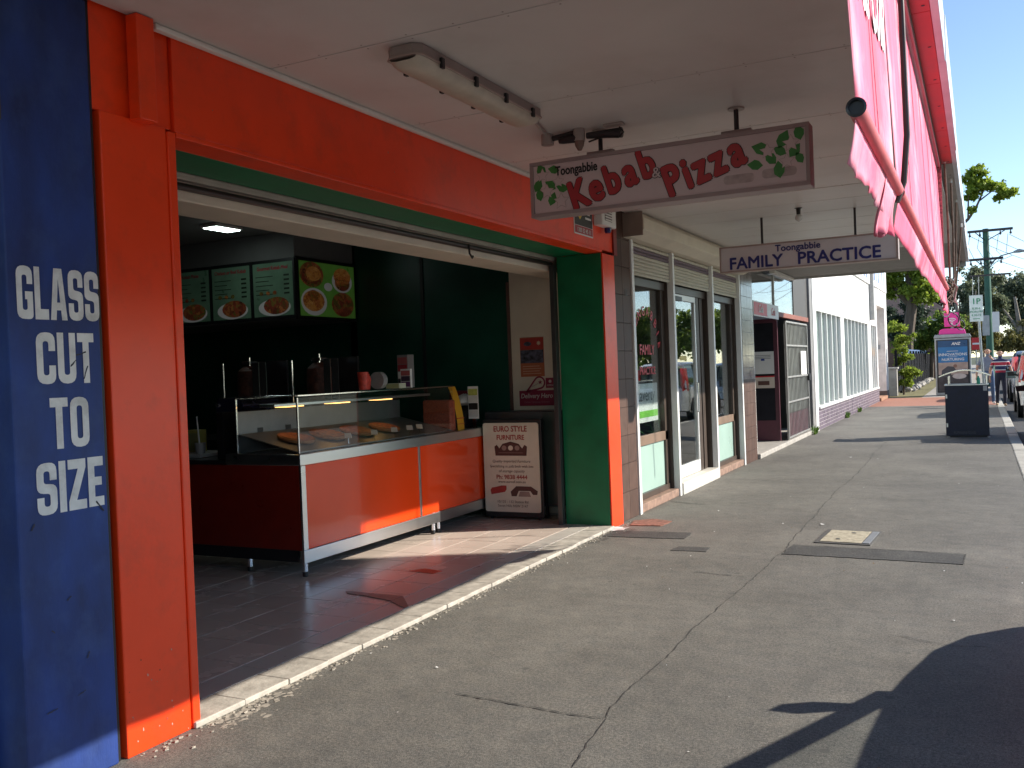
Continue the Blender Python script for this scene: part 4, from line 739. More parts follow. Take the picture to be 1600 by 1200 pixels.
for (a, b) in ((9.93, 11.395), (11.48, 13.325), (13.41, 15.025)):
    for k in range(9):
        z = 2.70 + k * .041; MB().prism([(-3.475, z), (-3.468, z + .006), (-3.462, z + .02), (-3.468, z + .034), (-3.475, z + .039)], 'Y', a, b).build('shutter_slat', SLP if k in (6, 7) else SL, fp)
    bx('head_frame', BROWNW, fp, -3.60, -3.53, a + .07, b - .0, 2.60, 2.698, .003)
def bay(a, b):
    bx('pane', GLS, fp, -3.584, -3.578, a + .06, b - .03, .84, 2.60); bx('transom_rail', mat('tan_rail', (.19, .125, .085), .45), fp, -3.60, -3.55, a + .05, b - .02, .725, .838, .004)
    bx('frosted_panel', mat('frosted_aqua', (.33, .46, .40), .3, var=.05, scale=2), fp, -3.59, -3.575, a + .06, b - .03, .17, .724); bx('bottom_frame', BROWNW, fp, -3.61, -3.54, a + .05, b - .02, .10, .168, .003)
    bx('jamb', BROWNW, fp, -3.61, -3.55, b - .13, b - .02, .168, 2.6, .003)
    bx('brick_sill', mat('sill_brick', (.24, .15, .11), .85, var=.3, scale=12, bump=.4), fp, -3.70, -3.44, a, b, 0.001, .099, .01)
bay(9.93, 11.40); bay(13.41, 15.03)
bx('door_step', mat('door_step_white', (.55, .52, .46), .7, var=.1, dirt=.3, dirtcol=(.3, .27, .22)), fp, -3.75, -3.40, 11.48, 13.32, .001, .155, .012)
dr = bx('door', WALU, fp, -3.60, -3.55, 11.56, 12.86, .165, .32, .004)
for a, b in ((11.56, 11.61), (12.80, 12.86)): bx('door_stile', ALU, dr, -3.60, -3.55, a, b, .322, 2.52, .003)
bx('door_head', ALU, dr, -3.60, -3.55, 11.56, 12.86, 2.522, 2.60, .003); bx('door_glass', GLS, dr, -3.578, -3.572, 11.612, 12.798, .322, 2.52); bx('door_closer', BLACK, dr, -3.545, -3.50, 11.75, 12.05, 2.50, 2.56, .004)
bx('door_sticker', mat('sticker_yellow', (.6, .45, .1), .5), dr, -3.570, -3.568, 12.1, 12.4, 1.72, 1.78); MB().tube([(-3.54, 12.72, 1.0), (-3.51, 12.72, 1.0), (-3.51, 12.72, 1.4), (-3.54, 12.72, 1.4)], .011, 8).build('door_handle', CHROME, dr, smooth=True)
for a in (12.88, 13.08): bx('door_jamb', BROWNW, fp, -3.61, -3.55, a, a + .14, .16, 2.6, .003)
bx('interior_back', mat('practice_wall', (.10, .095, .085), .8), fp, -7.1, -7.0, 9.6, 16.5, 0, 3.4); bx('interior_side', mat('practice_wall'), fp, -7.0, -3.7, 15.35, 15.45, 0, 3.4); bx('interior_side', mat('practice_wall'), fp, -7.0, -3.905, 9.82, 9.86, 0, 3.4); bx('interior_ceiling', mat('practice_ceiling', (.3, .3, .29), .8), fp, -7.0, -3.62, 9.87, 15.34, 3.0, 3.05); bx('interior_floor', mat('practice_floor', (.07, .055, .045), .6), fp, -7.0, -3.71, 9.87, 15.34, .10, .15); bx('parapet', WHITE, fp, -4.4, -3.96, 9.9, 15.5, 3.63, 3.64)
bx('roof_slab', DARK, fp, -12, -3.96, 10.25, 22.0, 3.5, 3.9)
WR = mat('window_red_vinyl', (.48, .02, .03), .45); xg = -3.575
for k, c in enumerate('TOONGABBIE'):
    a = PI * (1 - (k + .5) / 10); text(c, .16, WR, fp, (xg, 10.72 + .46 * math.cos(a), 1.85 + .42 * math.sin(a)), bold=.02, rot=a - PI / 2, name='window_letter')
text('FAMILY', .17, WR, fp, (xg, 10.74, 1.80), bold=.02); text('PRACTICE', .13, WR, fp, (xg, 10.74, 1.56), bold=.02)
lv = thing('pathology_sign', 'white sign with a flame mark and green stripe behind the practice window', 'sign', (-3.64, 10.75, .98)); bx('board', mat('sign_white_gloss', (.85, .86, .85), .35), lv, -3.65, -3.62, 10.10, 11.22, .98, 1.45, .004); bx('green_stripe', mat('stripe_green', (.22, .6, .08), .4), lv, -3.619, -3.617, 10.12, 11.20, 1.04, 1.12)
text('Laverty', .23, mat('grey_lettering', (.12, .13, .14), .5), lv, (-3.616, 10.76, 1.24), bold=-.004); shape([[(-.03, 0), (.03, 0), (.045, .07), (0, .19), (-.04, .08)], [(-.012, .03), (.012, .03), (.015, .07), (0, .11), (-.015, .07)]], mat('grey_lettering'), lv, (-3.616, 10.26, 1.2), 'facade', 'flame_mark')
LEAFD = mat('houseplant_leaf', (.045, .14, .045), .4, var=.5, scale=9)
def plant(name, lab, x, y, z, h, n, sp, seed, ll=.22):
    rnd = random.Random(seed); r = thing(name, lab, 'plant', (x, y, z)); MB().lathe((x, y, z), [(.11, 0), (.15, .25), (.14, .25), (.1, .03)], 16).build('pot', mat('dark_pot', (.05, .04, .035), .6), r, smooth=True)
    for i in range(n):
        a = rnd.uniform(0, 2 * PI); rr = rnd.uniform(.05, sp); zz = z + .2 + h * rnd.uniform(.1, 1); d = Vector((math.cos(a), math.sin(a), rnd.uniform(-.4, .5))).normalized(); s = d.cross(Vector((0, 0, 1))).normalized(); p = Vector((x + rr * .5 * math.cos(a), y + rr * math.sin(a), zz)); L = ll * rnd.uniform(.6, 1.2)
        if p.x + d.x * L > -3.67: d.x = -abs(d.x); s = d.cross(Vector((0, 0, 1))).normalized()
        mb = MB(); up = s.cross(d); mb.add([p, p + d * L * .35 + s * L * .22 + up * .01, p + d * L * .35 - s * L * .22 + up * .01, p + d * L * .75 + s * L * .14 - up * .01, p + d * L * .75 - s * L * .14 - up * .01, p + d * L - up * .04], [(0, 1, 2), (1, 3, 4, 2), (3, 5, 4)]); mb.tube([(x, y, z + .2), tuple((p + Vector((x, y, z + .2))) / 2 + Vector((0, 0, .04))), tuple(p)], .005, 4); mb.build('leaf', LEAFD, r)
plant('pot_plant', 'broad leafed pot plant below the pathology sign in the practice window', -3.93, 10.75, .16, .72, 44, .5, 3); plant('pot_plant', 'pale spiky pot plant behind the practice glass door', -3.98, 12.3, .16, .75, 30, .38, 4, .34)

# ================================================================== TILED PIER, RECESSED DOORWAY, SECURITY GATE
dw = thing('corner_shop_entry', 'recessed shop entry with grey tiled pier, glass transom and white post', 'shop entry', (-3.6, 18.5, 0))
GT = mat('grey_glazed_tile', (.20, .17, .165), .18, var=.12, objvar=.15); bx('pier_core', MORTAR, dw, -3.95, -3.434, 15.13, 15.985, 0, 3.34)
for i in range(17):
    for j in range(4):
        z = .004 + i * .196; bx('tile', GT if z > 1.3 else BROWN, dw, -3.433, -3.420, 15.132 + j * .2135, 15.132 + j * .2135 + .2095, z, z + .192, .0015)
bx('pier_return', WHITE, dw, -3.95, -3.425, 15.987, 16.02, .0, 2.45, .003); bx('step', CONC, dw, -4.6, -3.37, 15.99, 22.3, .001, .09, .015)
bx('transom_glass', GLS, dw, -3.47, -3.462, 16.03, 20.1, 2.62, 3.3); bx('transom_bar', mat('rust_red_bar', (.22, .07, .045), .6), dw, -3.52, -3.43, 16.03, 21.8, 2.52, 2.615, .004); bx('transom_mullion', ALU, dw, -3.49, -3.44, 18.0, 18.05, 2.62, 3.3, .002); bx('transom_panel', mat('dark_panel', (.06, .055, .05), .6), dw, -3.5, -3.45, 20.1, 21.9, 2.62, 3.5)
cs2 = bx('drinks_banner', PAPER, dw, -3.44, -3.425, 16.06, 18.3, 2.46, 2.72); bx('banner_red', RED, cs2, -3.424, -3.421, 16.1, 17.2, 2.48, 2.70); text('Cola', .2, PAPER, cs2, (-3.418, 16.65, 2.53), bold=.01, shear=.3); text('Cola', .2, RED, cs2, (-3.421, 17.75, 2.52), bold=.01, shear=.3)
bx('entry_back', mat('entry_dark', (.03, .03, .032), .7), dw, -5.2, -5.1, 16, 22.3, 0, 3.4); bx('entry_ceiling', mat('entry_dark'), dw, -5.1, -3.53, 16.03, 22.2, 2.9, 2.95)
dl = bx('door_leaf', mat('maroon_door', (.09, .02, .035), .5), dw, -4.15, -3.52, 18.6, 18.65, .10, 2.5, .004); bx('door_pane', mat('door_dark_glass', (.02, .02, .025), .1), dl, -4.08, -3.60, 18.592, 18.599, .5, 2.42); bx('poster', PAPER, dl, -4.04, -3.60, 18.586, 18.590, 1.42, 1.86); bx('poster', mat('poster_cream', (.6, .5, .42), .6), dl, -4.06, -3.60, 18.586, 18.590, 1.14, 1.38); bx('poster_print', RED, dl, -4.06, -3.60, 18.583, 18.585, 1.355, 1.38); bx('poster_print', mat('print_blue', (.05, .08, .3), .6), dl, -3.85, -3.78, 18.582, 18.585, 1.68, 1.72)
bx('poster_print', mat('print_dark', (.1, .04, .03), .6), dl, -3.92, -3.7, 18.582, 18.585, 1.2, 1.28)
for j in range(3): bx('poster_print', mat('print_ink', (.1, .1, .12), .6), dl, -4.0, -3.66, 18.583, 18.585, 1.78 - j * .03, 1.788 - j * .03)
for y, z0, z1, s in ((21.95, 0, 3.6, .32),): bx('white_post', WALU, dw, -3.60, -3.385, 22.2, 22.58, 0, 3.64, .006); bx('post_shadow_face', mat('shaded_post_grey', (.22, .21, .2), .5), dw, -3.62, -3.40, 21.85, 22.198, 0, 3.64, .004)  # grey block paints in the shaded side of the white post
gt = thing('security_gate', 'barred metal security gate folded open beside the entry', 'gate', (-3.45, 20, 0.09)); GM = mat('gate_grey_metal', (.34, .33, .31), .45, metal=.5)
def grail(a, b, wd=.035): return MB().bar(a, b, wd, wd).build('gate_rail', GM, gt)
gx = -3.40
for y in (18.75, 21.25): bx('gate_stile', GM, gt, gx - .02, gx + .02, y, y + .05, .11, 2.44, .003)
for z in (.12, .82, 1.32, 1.95, 2.42): bx('gate_rail', GM, gt, gx - .018, gx + .018, 18.80, 21.25, z, z + .035, .003)
for i in range(15): bx('gate_bar', GM, gt, gx - .008, gx + .008, 18.93 + i * .155, 18.945 + i * .155, .156, 2.418)
bx('gate_notice', PAPER, gt, gx + .02, gx + .024, 20.35, 21.0, 1.36, 1.86); bx('gate_lock', BLACK, gt, gx + .0, gx + .05, 21.22, 21.36, 1.22, 1.36, .006); bx('gate_kick_panel', mat('maroon_door'), gt, gx - .03, gx - .024, 18.8, 21.25, .13, .6); bx('gate_mesh_backing', mat('mesh_dark', (.10, .11, .10), .7, var=.5, scale=3), gt, gx - .035, gx - .031, 18.8, 21.25, .61, 2.4)
weed = MB(); rnd = random.Random(77)
for (wx, wy, ww) in ((-3.36, 21.6, 40), (-3.38, 27.6, 50), (-3.37, 30.5, 24)):
    for i in range(ww):
        a = rnd.uniform(0, 6.28); h = rnd.uniform(.05, .2); d = Vector((math.cos(a), math.sin(a), 0)); p = Vector((wx + rnd.uniform(-.03, .06), wy + rnd.uniform(-.2, .2), 0)); s = Vector((-d.y, d.x, 0)) * .02; q = p + d * h * .5 + Vector((0, 0, h)); weed.add([p + s * .4, p - s * .4, (p + q) / 2 - s, q, (p + q) / 2 + s], [(0, 1, 2, 3, 4)])
LEAFG = leafmat('weed_leaf', (.05, .12, .02), (.14, .22, .04)); o = weed.build('pavement_weeds', LEAFG); o['kind'] = 'stuff'; o['label'] = 'small green weeds growing along the wall foot'; o['category'] = 'weeds'

# ================================================================== WHITE BRICK BUILDING
wb = thing('white_brick_building', 'white painted brick building with tall mullioned windows and purple brick base', 'building', (-3.6, 30, 0))
WBR = mat('white_painted_brick', (.78, .77, .74), .6, var=.04, scale=10, bump=.2, bscale=12, stretch=(1, 1, 3))
bays = ((22.9, 27.35, 5), (27.95, 34.35, 7), (35.3, 37.35, 3))
edges = [22.60, 22.9, 27.35, 27.95, 34.35, 35.3, 37.35, 37.6]
for a, b in zip(edges[::2], edges[1::2]): bx('wall_pier', WBR, wb, -4.0, XF, a, b, .5, 2.9)
bx('upper_wall', WBR, wb, -4.0, XF, 22.60, 37.6, 2.9, 6.4)
br = MB(); row = 0; z = .008
while z < .46:
    y = 22.62 - (.12 if row % 2 else 0)
    while y < 37.55:
        a, b = max(y, 22.62), min(y + .228, 37.58)
        if b - a > .03: br.box(XF - .08, XF + .012 + random.uniform(-.002, .002), a, b, z, z + .074)
        y += .240
    z += .086; row += 1
o = br.build('base_bricks', mat('purple_brick', (.115, .085, .115), .6, var=.3, scale=4, dirt=.3, dirtcol=(.2, .16, .16)), wb); o['kind'] = 'stuff'
bx('base_mortar', mat('pale_mortar_joint', (.46, .42, .42), .9), wb, -4.0, XF + .004, 22.61, 37.59, 0, .497)
bx('window_sill', WALU, wb, -3.6, XF + .05, 22.8, 37.4, .498, .56, .006)
BLD = mat('aqua_vertical_blind', (.50, .60, .56), .6, var=.12, scale=3, stretch=(1, 6, .1))
for a, b, nmul in bays:
    bx('window_head', WALU, wb, -3.55, XF + .004, a, b, 2.83, 2.898)
    for k in range(nmul + 1):
        y = a + (b - a - .07) * k / nmul; bx('mullion', WALU, wb, -3.52, XF - .01, y, y + .07, .562, 2.829, .004)
        if k < nmul:
            bx('window_pane', GLS, wb, -3.50, -3.494, y + .071, y + (b - a - .07) / nmul - .001, .562, 2.829)
            for q in range(3):
                w_ = ((b - a) / nmul - .1) / 3; yb = y + .08 + q * w_; MB().face([(-3.60, yb, .57), (-3.56, yb + w_ * .85, .57), (-3.56, yb + w_ * .85, 2.82), (-3.60, yb, 2.82)]); mb = MB(); mb.face([(-3.62, yb, .57), (-3.56, yb + w_ * .8, .57), (-3.56, yb + w_ * .8, 2.82), (-3.62, yb, 2.82)]); mb.build('blind_vane', BLD, wb)
bx('room_back', mat('practice_wall'), wb, -4.3, -4.05, 22.6, 37.6, 0, 2.9)
bx('orange_notice', mat('notice_orange', (.6, .32, .08), .5), wb, -3.492, -3.489, 35.6, 37.1, 1.75, 2.0)
for y in (29.2, 33.0): bx('joint_strip', mat('grey_joint', (.5, .5, .5), .7), wb, XF + .001, XF + .004, y, y + .04, 2.95, 4.1)
bx('signboard', mat('signboard_white', (.80, .80, .80), .5), wb, XF + .002, XF + .06, 29.5, 34.9, 4.25, 5.4, .01); SBLU = mat('signboard_blue', (.03, .12, .45), .5); SAQ = mat('signboard_aqua', (.2, .5, .6), .5)
for i, (y, h, m) in enumerate(((30.0, .8, SAQ), (30.7, .8, SAQ), (31.5, .9, SBLU), (32.2, .9, SBLU), (33.0, .9, SBLU), (33.7, .7, SBLU))): bx('signboard_stroke', m, wb, XF + .062, XF + .068, y, y + .25, 4.4, 4.4 + h)
bx('downpipe', mat('pipe_grey', (.33, .33, .32), .5), wb, XF + .002, XF + .16, 35.0, 35.28, 3.0, 6.4, .01)
bx('signboard', mat('signboard_white'), wb, XF + .002, XF + .06, 36.0, 41.4, 4.3, 5.4, .01)
for i in range(6): bx('signboard_stroke', SAQ if i % 2 else SBLU, wb, XF + .062, XF + .068, 36.4 + i * .75, 36.7 + i * .75, 4.5, 5.2)
bx('portal_lintel', WBR, wb, -4.0, XF + .02, 37.6, 41.6, 3.65, 6.4); bx('portal_column', mat('portal_render', (.62, .60, .58), .6), wb, -4.4, XF + .02, 40.6, 41.6, .3, 3.648); bx('column_base', mat('portal_base_brown', (.12, .09, .08), .7), wb, -4.4, XF + .03, 40.58, 41.62, 0, .299); bx('portal_side', mat('portal_render'), wb, -4.4, -4.01, 37.6, 40.6, 0, 3.65); bx('portal_step', mat('terracotta_step', (.32, .17, .1), .8), wb, -4.0, -3.35, 37.62, 40.5, .002, .12, .01)
for x0_, z0_, m in ((-4.1, 1.5, mat('notice_green', (.25, .4, .15), .6)), (-3.95, 2.0, mat('notice_grey', (.25, .28, .3), .6)), (-4.1, 2.1, RED)): bx('portal_notice', m, wb, x0_, x0_ + .35, 40.57, 40.579, z0_, z0_ + (.55 if z0_ < 2 else .18))
bx('building_mass', WBR, wb, -14, -4.45, 22.6, 41.6, 0, 6.4)
lw = thing('low_wall', 'low grey rendered wall beside the white building end', 'wall', (-3.3, 43, 0)); bx('wall_body', mat('grey_render', (.36, .34, .31), .8), lw, -3.9, -3.15, 42.6, 43.0, 0, 1.15, .01); bx('coping', mat('coping_pale', (.5, .48, .44), .7), lw, -3.95, -3.1, 42.55, 43.05, 1.152, 1.22, .01)
# ================================================================== STREET FURNITURE
bn = thing('litter_bin', 'dark navy steel litter bin with curved silver hood on the footpath', 'litter bin', (-.25, 20.9, 0)); NAV = mat('navy_powdercoat', (.014, .016, .035), .5, var=.25, scale=14, bump=.1, bscale=70)
bx('plinth', BLACK, bn, -.60, .10, 20.64, 21.16, .001, .03); bx('front_panel', NAV, bn, -.64, .14, 20.60, 20.62, .03, 1.03, .004); bx('side_panel', NAV, bn, -.64, -.62, 20.622, 21.2, .03, 1.03, .004); bx('side_panel', NAV, bn, .12, .14, 20.622, 21.2, .03, 1.03, .004); bx('rear_panel', NAV, bn, -.618, .118, 21.18, 21.2, .03, 1.03, .004); bx('liner', BLACK, bn, -.60, .10, 20.64, 21.16, .05, .9)
rm = MB(); rm.box(-.65, .15, 20.59, 20.63, 1.032, 1.055); rm.box(-.65, .15, 21.17, 21.21, 1.032, 1.055); rm.box(-.65, -.61, 20.632, 21.168, 1.032, 1.055); rm.box(.11, .15, 20.632, 21.168, 1.032, 1.055); rm.build('steel_rim', STEEL, bn, bevel=.003)
for x in (-.58, .10):
    for y in (20.64, 21.14): bx('hood_post', CHROME, bn, x, x + .03, y, y + .03, 1.056, 1.22)
hp = [(-.74 + i * .093, 1.205 + .145 * math.sin(PI * (i + .6) / 11.2)) for i in range(11)]; poly = hp + [(x, z - .022) for x, z in hp[::-1]]
MB().prism(poly, 'Y', 20.56, 21.22).build('curved_hood', CHROME, bn, smooth=True); bx('lock_plate', mat('lock_plate_grey', (.35, .35, .36), .4, metal=.5), bn, .05, .12, 20.594, 20.599, .92, 1.02)
bx('door_seam', BLACK, bn, -.26, -.254, 20.5985, 20.5995, .06, 1.0); bx('hinge', STEEL, bn, -.63, -.60, 20.594, 20.599, .2, .28, .002); bx('hinge', STEEL, bn, -.63, -.60, 20.594, 20.599, .78, .86, .002); bx('kick_scuff', mat('bin_scuff', (.06, .06, .07), .8, var=.5, scale=30), bn, -.5, -.1, 20.5982, 20.5992, .06, .12)
for x_ in (-.62, .10): bx('ground_bracket', STEEL, bn, x_, x_ + .05, 20.55, 20.60, .001, .012, .002)
bt = thing('green_bottle', 'green drink bottle standing on the litter bin rim', 'bottle', (-.02, 20.75, 1.056)); MB().lathe((-.03, 20.61, 1.056), [(.03, 0), (.034, .02), (.034, .10), (.014, .14), (.014, .16)], 12).build('bottle_body', mat('green_plastic', (.04, .42, .25), .2), bt, smooth=True)

kx0, kx1, ky = -1.63, -.30, 42.0
ks2 = thing('phone_kiosk', 'street phone kiosk with blue poster and pink wifi topper', 'phone kiosk', (-1, 42.2, 0)); KG = mat('kiosk_grey', (.32, .34, .35), .4, metal=.5); PKT = mat('kiosk_magenta', (.78, .04, .30), .4, var=.05)
bx('cabinet', KG, ks2, kx0, kx1, ky, ky + .8, .001, 2.36, .03); bx('poster_surround', BLACK, ks2, kx0 + .06, kx1 - .06, ky - .02, ky - .002, .12, 2.28, .004); kw = kx1 - kx0
MB().prism([(kx0 - .03, 2.362), (kx1 + .03, 2.362), (kx1 - .02, 2.5), (kx0 + .02, 2.5)], 'Y', ky - .04, ky + .84).build('head_cap', KG, ks2, bevel=.01)
top = MB().prism([(kx0 + .16, 2.502), (kx1 - .16, 2.502), (kx1 - .2, 2.68), (kx1 - .34, 2.74), (kx0 + .34, 2.74), (kx0 + .2, 2.68)], 'Y', ky + .1, ky + .7).build('pink_hood', PKT, ks2, bevel=.02); bx('neck', KG, ks2, -1.02, -.90, ky + .3, ky + .4, 2.74, 2.86)
bx('wifi_box', PKT, ks2, -1.25, -.67, ky + .15, ky + .45, 2.82, 3.38, .01)
for r_ in (.08, .15, .22):
    arc = [(r_ * math.cos(a), r_ * math.sin(a)) for a in [PI / 4 + k * PI / 16 for k in range(9)]]; arc2 = [((r_ - .035) * math.cos(a), (r_ - .035) * math.sin(a)) for a in [PI * 3 / 4 - k * PI / 16 for k in range(9)]]; shape([arc + arc2], PAPER, ks2, (-.96, ky + .146, 2.95), 'across', 'wifi_arc')
shape([circ(0, 0, .03, n=10)], PAPER, ks2, (-.96, ky + .146, 2.93), 'across', 'wifi_dot')
PB1 = mat('poster_deep_blue', (.01, .06, .16), .3, var=.1); PB2 = mat('poster_blue', (.02, .15, .36), .3, var=.15, scale=1.5); PB3 = mat('poster_sand', (.34, .26, .22), .4, var=.25, scale=4)
for nm, m, a, b in (('poster_sky', PB1, 1.98, 2.24), ('poster_sky', PB2, 1.35, 1.978), ('poster_ground', PB3, .85, 1.348), ('poster_foot', mat('poster_dark', (.04, .035, .04), .4, var=.5, scale=5), .16, .848)): bx(nm, m, ks2, kx0 + .12, kx1 - .12, ky - .026, ky - .021, a, b)
yq = ky - .029; cxk = (kx0 + kx1) / 2
text('ANZ', .15, PAPER, ks2, (cxk + .12, yq, 2.06), 'across', bold=.03, shear=.2); text('INNOVATIONS', .155, PAPER, ks2, (cxk, yq, 1.62), 'across', bold=.01); text('NURTURING', .145, PAPER, ks2, (cxk, yq, 1.42), 'across', bold=.01); bx('small_print', PAPER, ks2, cxk - .22, cxk + .2, yq - .001, yq, 1.80, 1.815); bx('small_print', PAPER, ks2, cxk - .18, cxk + .16, yq - .001, yq, 1.57, 1.58)
shape([[(-.45, 0), (-.42, .28), (-.2, .45), (.02, .42), (.1, .3), (-.08, .2), (-.1, 0)]], mat('poster_figure', (.05, .05, .06), .5), ks2, (cxk, yq, .75), 'across', 'pictured_coat'); shape([circ(0, 0, .075, .07, 12)], mat('poster_skin', (.2, .1, .07), .5), ks2, (cxk + .08, yq - .001, 1.2), 'across', 'pictured_head'); shape([circ(0, 0, .26, .11, 16)], mat('poster_pale', (.45, .4, .38), .5), ks2, (cxk + .22, yq - .001, .78), 'across', 'pictured_bundle')

GRN = mat('green_pole_paint', (.025, .10, .065), .6, var=.2, scale=3)
pp = thing('power_pole', 'tall green power pole with two crossarms and a street light', 'power pole', (.48, 52, 0)); MB().tube([(.50, 52, 0), (.46, 52, 7.85)], [.17, .14], 16).build('shaft', GRN, pp, smooth=True); WD = mat('crossarm_dark', (.05, .045, .05), .8)
for z, a, b in ((7.68, -.35, 1.65), (6.28, -.34, 1.2)):
    bx('crossarm', WD, pp, a, b, 51.78, 51.86, z, z + .12, .005)
    for x in (a + .1, a + .55, b - .55, b - .1): MB().lathe((x, 51.82, z - .2), [(.03, 0), (.06, .05), (.04, .1), (.02, .2)], 10).build('insulator', WD, pp)
    MB().bar((a + .35, 51.82, z), (.40, 51.84, z - .4), .04, .04).build('brace', WD, pp); MB().bar((b - .35, 51.82, z), (.56, 51.84, z - .4), .04, .04).build('brace', WD, pp)
MB().tube([(.6, 51.9, 6.1), (1.1, 51.9, 6.45), (1.7, 51.9, 6.58)], .03, 8).build('lamp_arm', KG, pp, smooth=True); MB().tube([(1.65, 51.9, 6.58), (1.9, 51.9, 6.62), (2.15, 51.9, 6.60)], [.05, .10, .04], 10).build('lamp_head', KG, pp, smooth=True)
for i, (a, b, zz) in enumerate(((-.2, 6.5, 7.5), (.5, 6.3, 7.5), (1.5, 6.2, 7.45), (1.0, 6.0, 6.2))):
    pts = [(a + (9 + i * 1.2 - a) * t, 51.8 + 30 * t, zz - 1.6 * 4 * t * (1 - t) * .5 + .3 * t) for t in [k / 12 for k in range(13)]]; MB().tube(pts, .014, 5).build('wire', BLACK, pp)
for i in range(5):
    x = -.25 + i * .42; pts = [(x, 51.8, 7.5), (x - .1, 51.75, 7.0 - .1 * i), (x + .15, 51.75, 6.4), (.5, 51.8, 6.0 - .2 * (i % 2))]; MB().tube(pts, .012, 5).build('jumper_cable', BLACK, pp, smooth=True)
for x, z, m in ((.18, 2.55, KG), (.62, 2.7, WALU)): bx('pole_plate', m, pp, x, x + .32, 51.75, 51.77, z, z + 1.0, .004)

ps = thing('parking_sign', 'green and white 1P parking sign on a grey post', 'parking sign', (-.02, 31, 0)); MB().tube([(.12, 31, 0), (.0, 31.02, 3.2)], .035, 12).build('post', KG, ps, smooth=True); bx('plate', mat('sign_plate_white', (.72, .78, .74), .5), ps, -.22, .14, 30.955, 30.97, 2.62, 3.40, .003); SG = mat('sign_green', (.03, .28, .13), .5)
text('1P', .24, SG, ps, (-.04, 30.952, 3.14), 'across', bold=.015)
for s_, z in (('8.30-6', 2.98), ('MON-FRI', 2.88), ('8.30-12', 2.78)): text(s_, .085, SG, ps, (-.04, 30.952, z), 'across', bold=.01)
bx('arrow', SG, ps, -.13, .05, 30.951, 30.953, 2.69, 2.71)
for x in (-.12, .04): MB().tube([(x, 30.98, 3.4), (x + .01, 30.98, 3.95)], .009, 6).build('bracket_rod', KG, ps)
bx('bracket_bar', WD, ps, -.2, .9, 30.98, 31.02, 3.95, 4.0)
rs = thing('red_sign', 'small red and white sign on a thin post beyond the kiosk', 'sign', (-.2, 60, 0)); MB().tube([(-.15, 60, 0), (-.15, 60, 2.6)], .03, 8).build('post', KG, rs); bx('plate', RED, rs, -.38, .08, 59.94, 59.96, 1.9, 2.6); bx('plate_band', PAPER, rs, -.33, .03, 59.93, 59.939, 2.2, 2.3)

fn = thing('black_fence', 'tall black picket fence along the house beyond the white building', 'fence', (-3.2, 58, 0)); pk = MB(); y = 43.6
while y < 75: pk.box(-3.22, -3.20, y, y + .085, .12, 1.82); y += .105
bx('backing_sheet', mat('fence_black', (.012, .013, .016), .95, spec=.1), fn, -3.24, -3.222, 43.6, 75, .15, 1.8)
o = pk.build('pickets', mat('fence_black'), fn); o['kind'] = 'stuff'
for z in (.25, 1.6): bx('fence_rail', mat('fence_black'), fn, -3.29, -3.242, 43.5, 75, z, z + .05)
for i in range(14): bx('fence_post', mat('fence_black'), fn, -3.28, -3.18, 43.4 + i * 2.42, 43.5 + i * 2.42, 0, 1.95)
bx('top_tarp', mat('blue_tarp', (.07, .14, .28), .6), fn, -3.5, -3.46, 50, 75, 1.80, 2.05)
rk = thing('edging_stones', 'row of pale rocks edging the verge below the black fence', 'edging', (-2.9, 55, 0)); rnd = random.Random(4)
for i in range(26):
    yy = 47 + i * .85; mb = MB().lathe((-2.95 + rnd.uniform(-.1, .1), yy, -.005), [(.14, 0), (.2, .08), (.15, .18), (.05, .22)], 7); mb.v = [(a + rnd.uniform(-.03, .03), b + rnd.uniform(-.06, .06), max(0.0, c + rnd.uniform(-.02, .03))) for a, b, c in mb.v]; mb.build('stone', CONC, rk)

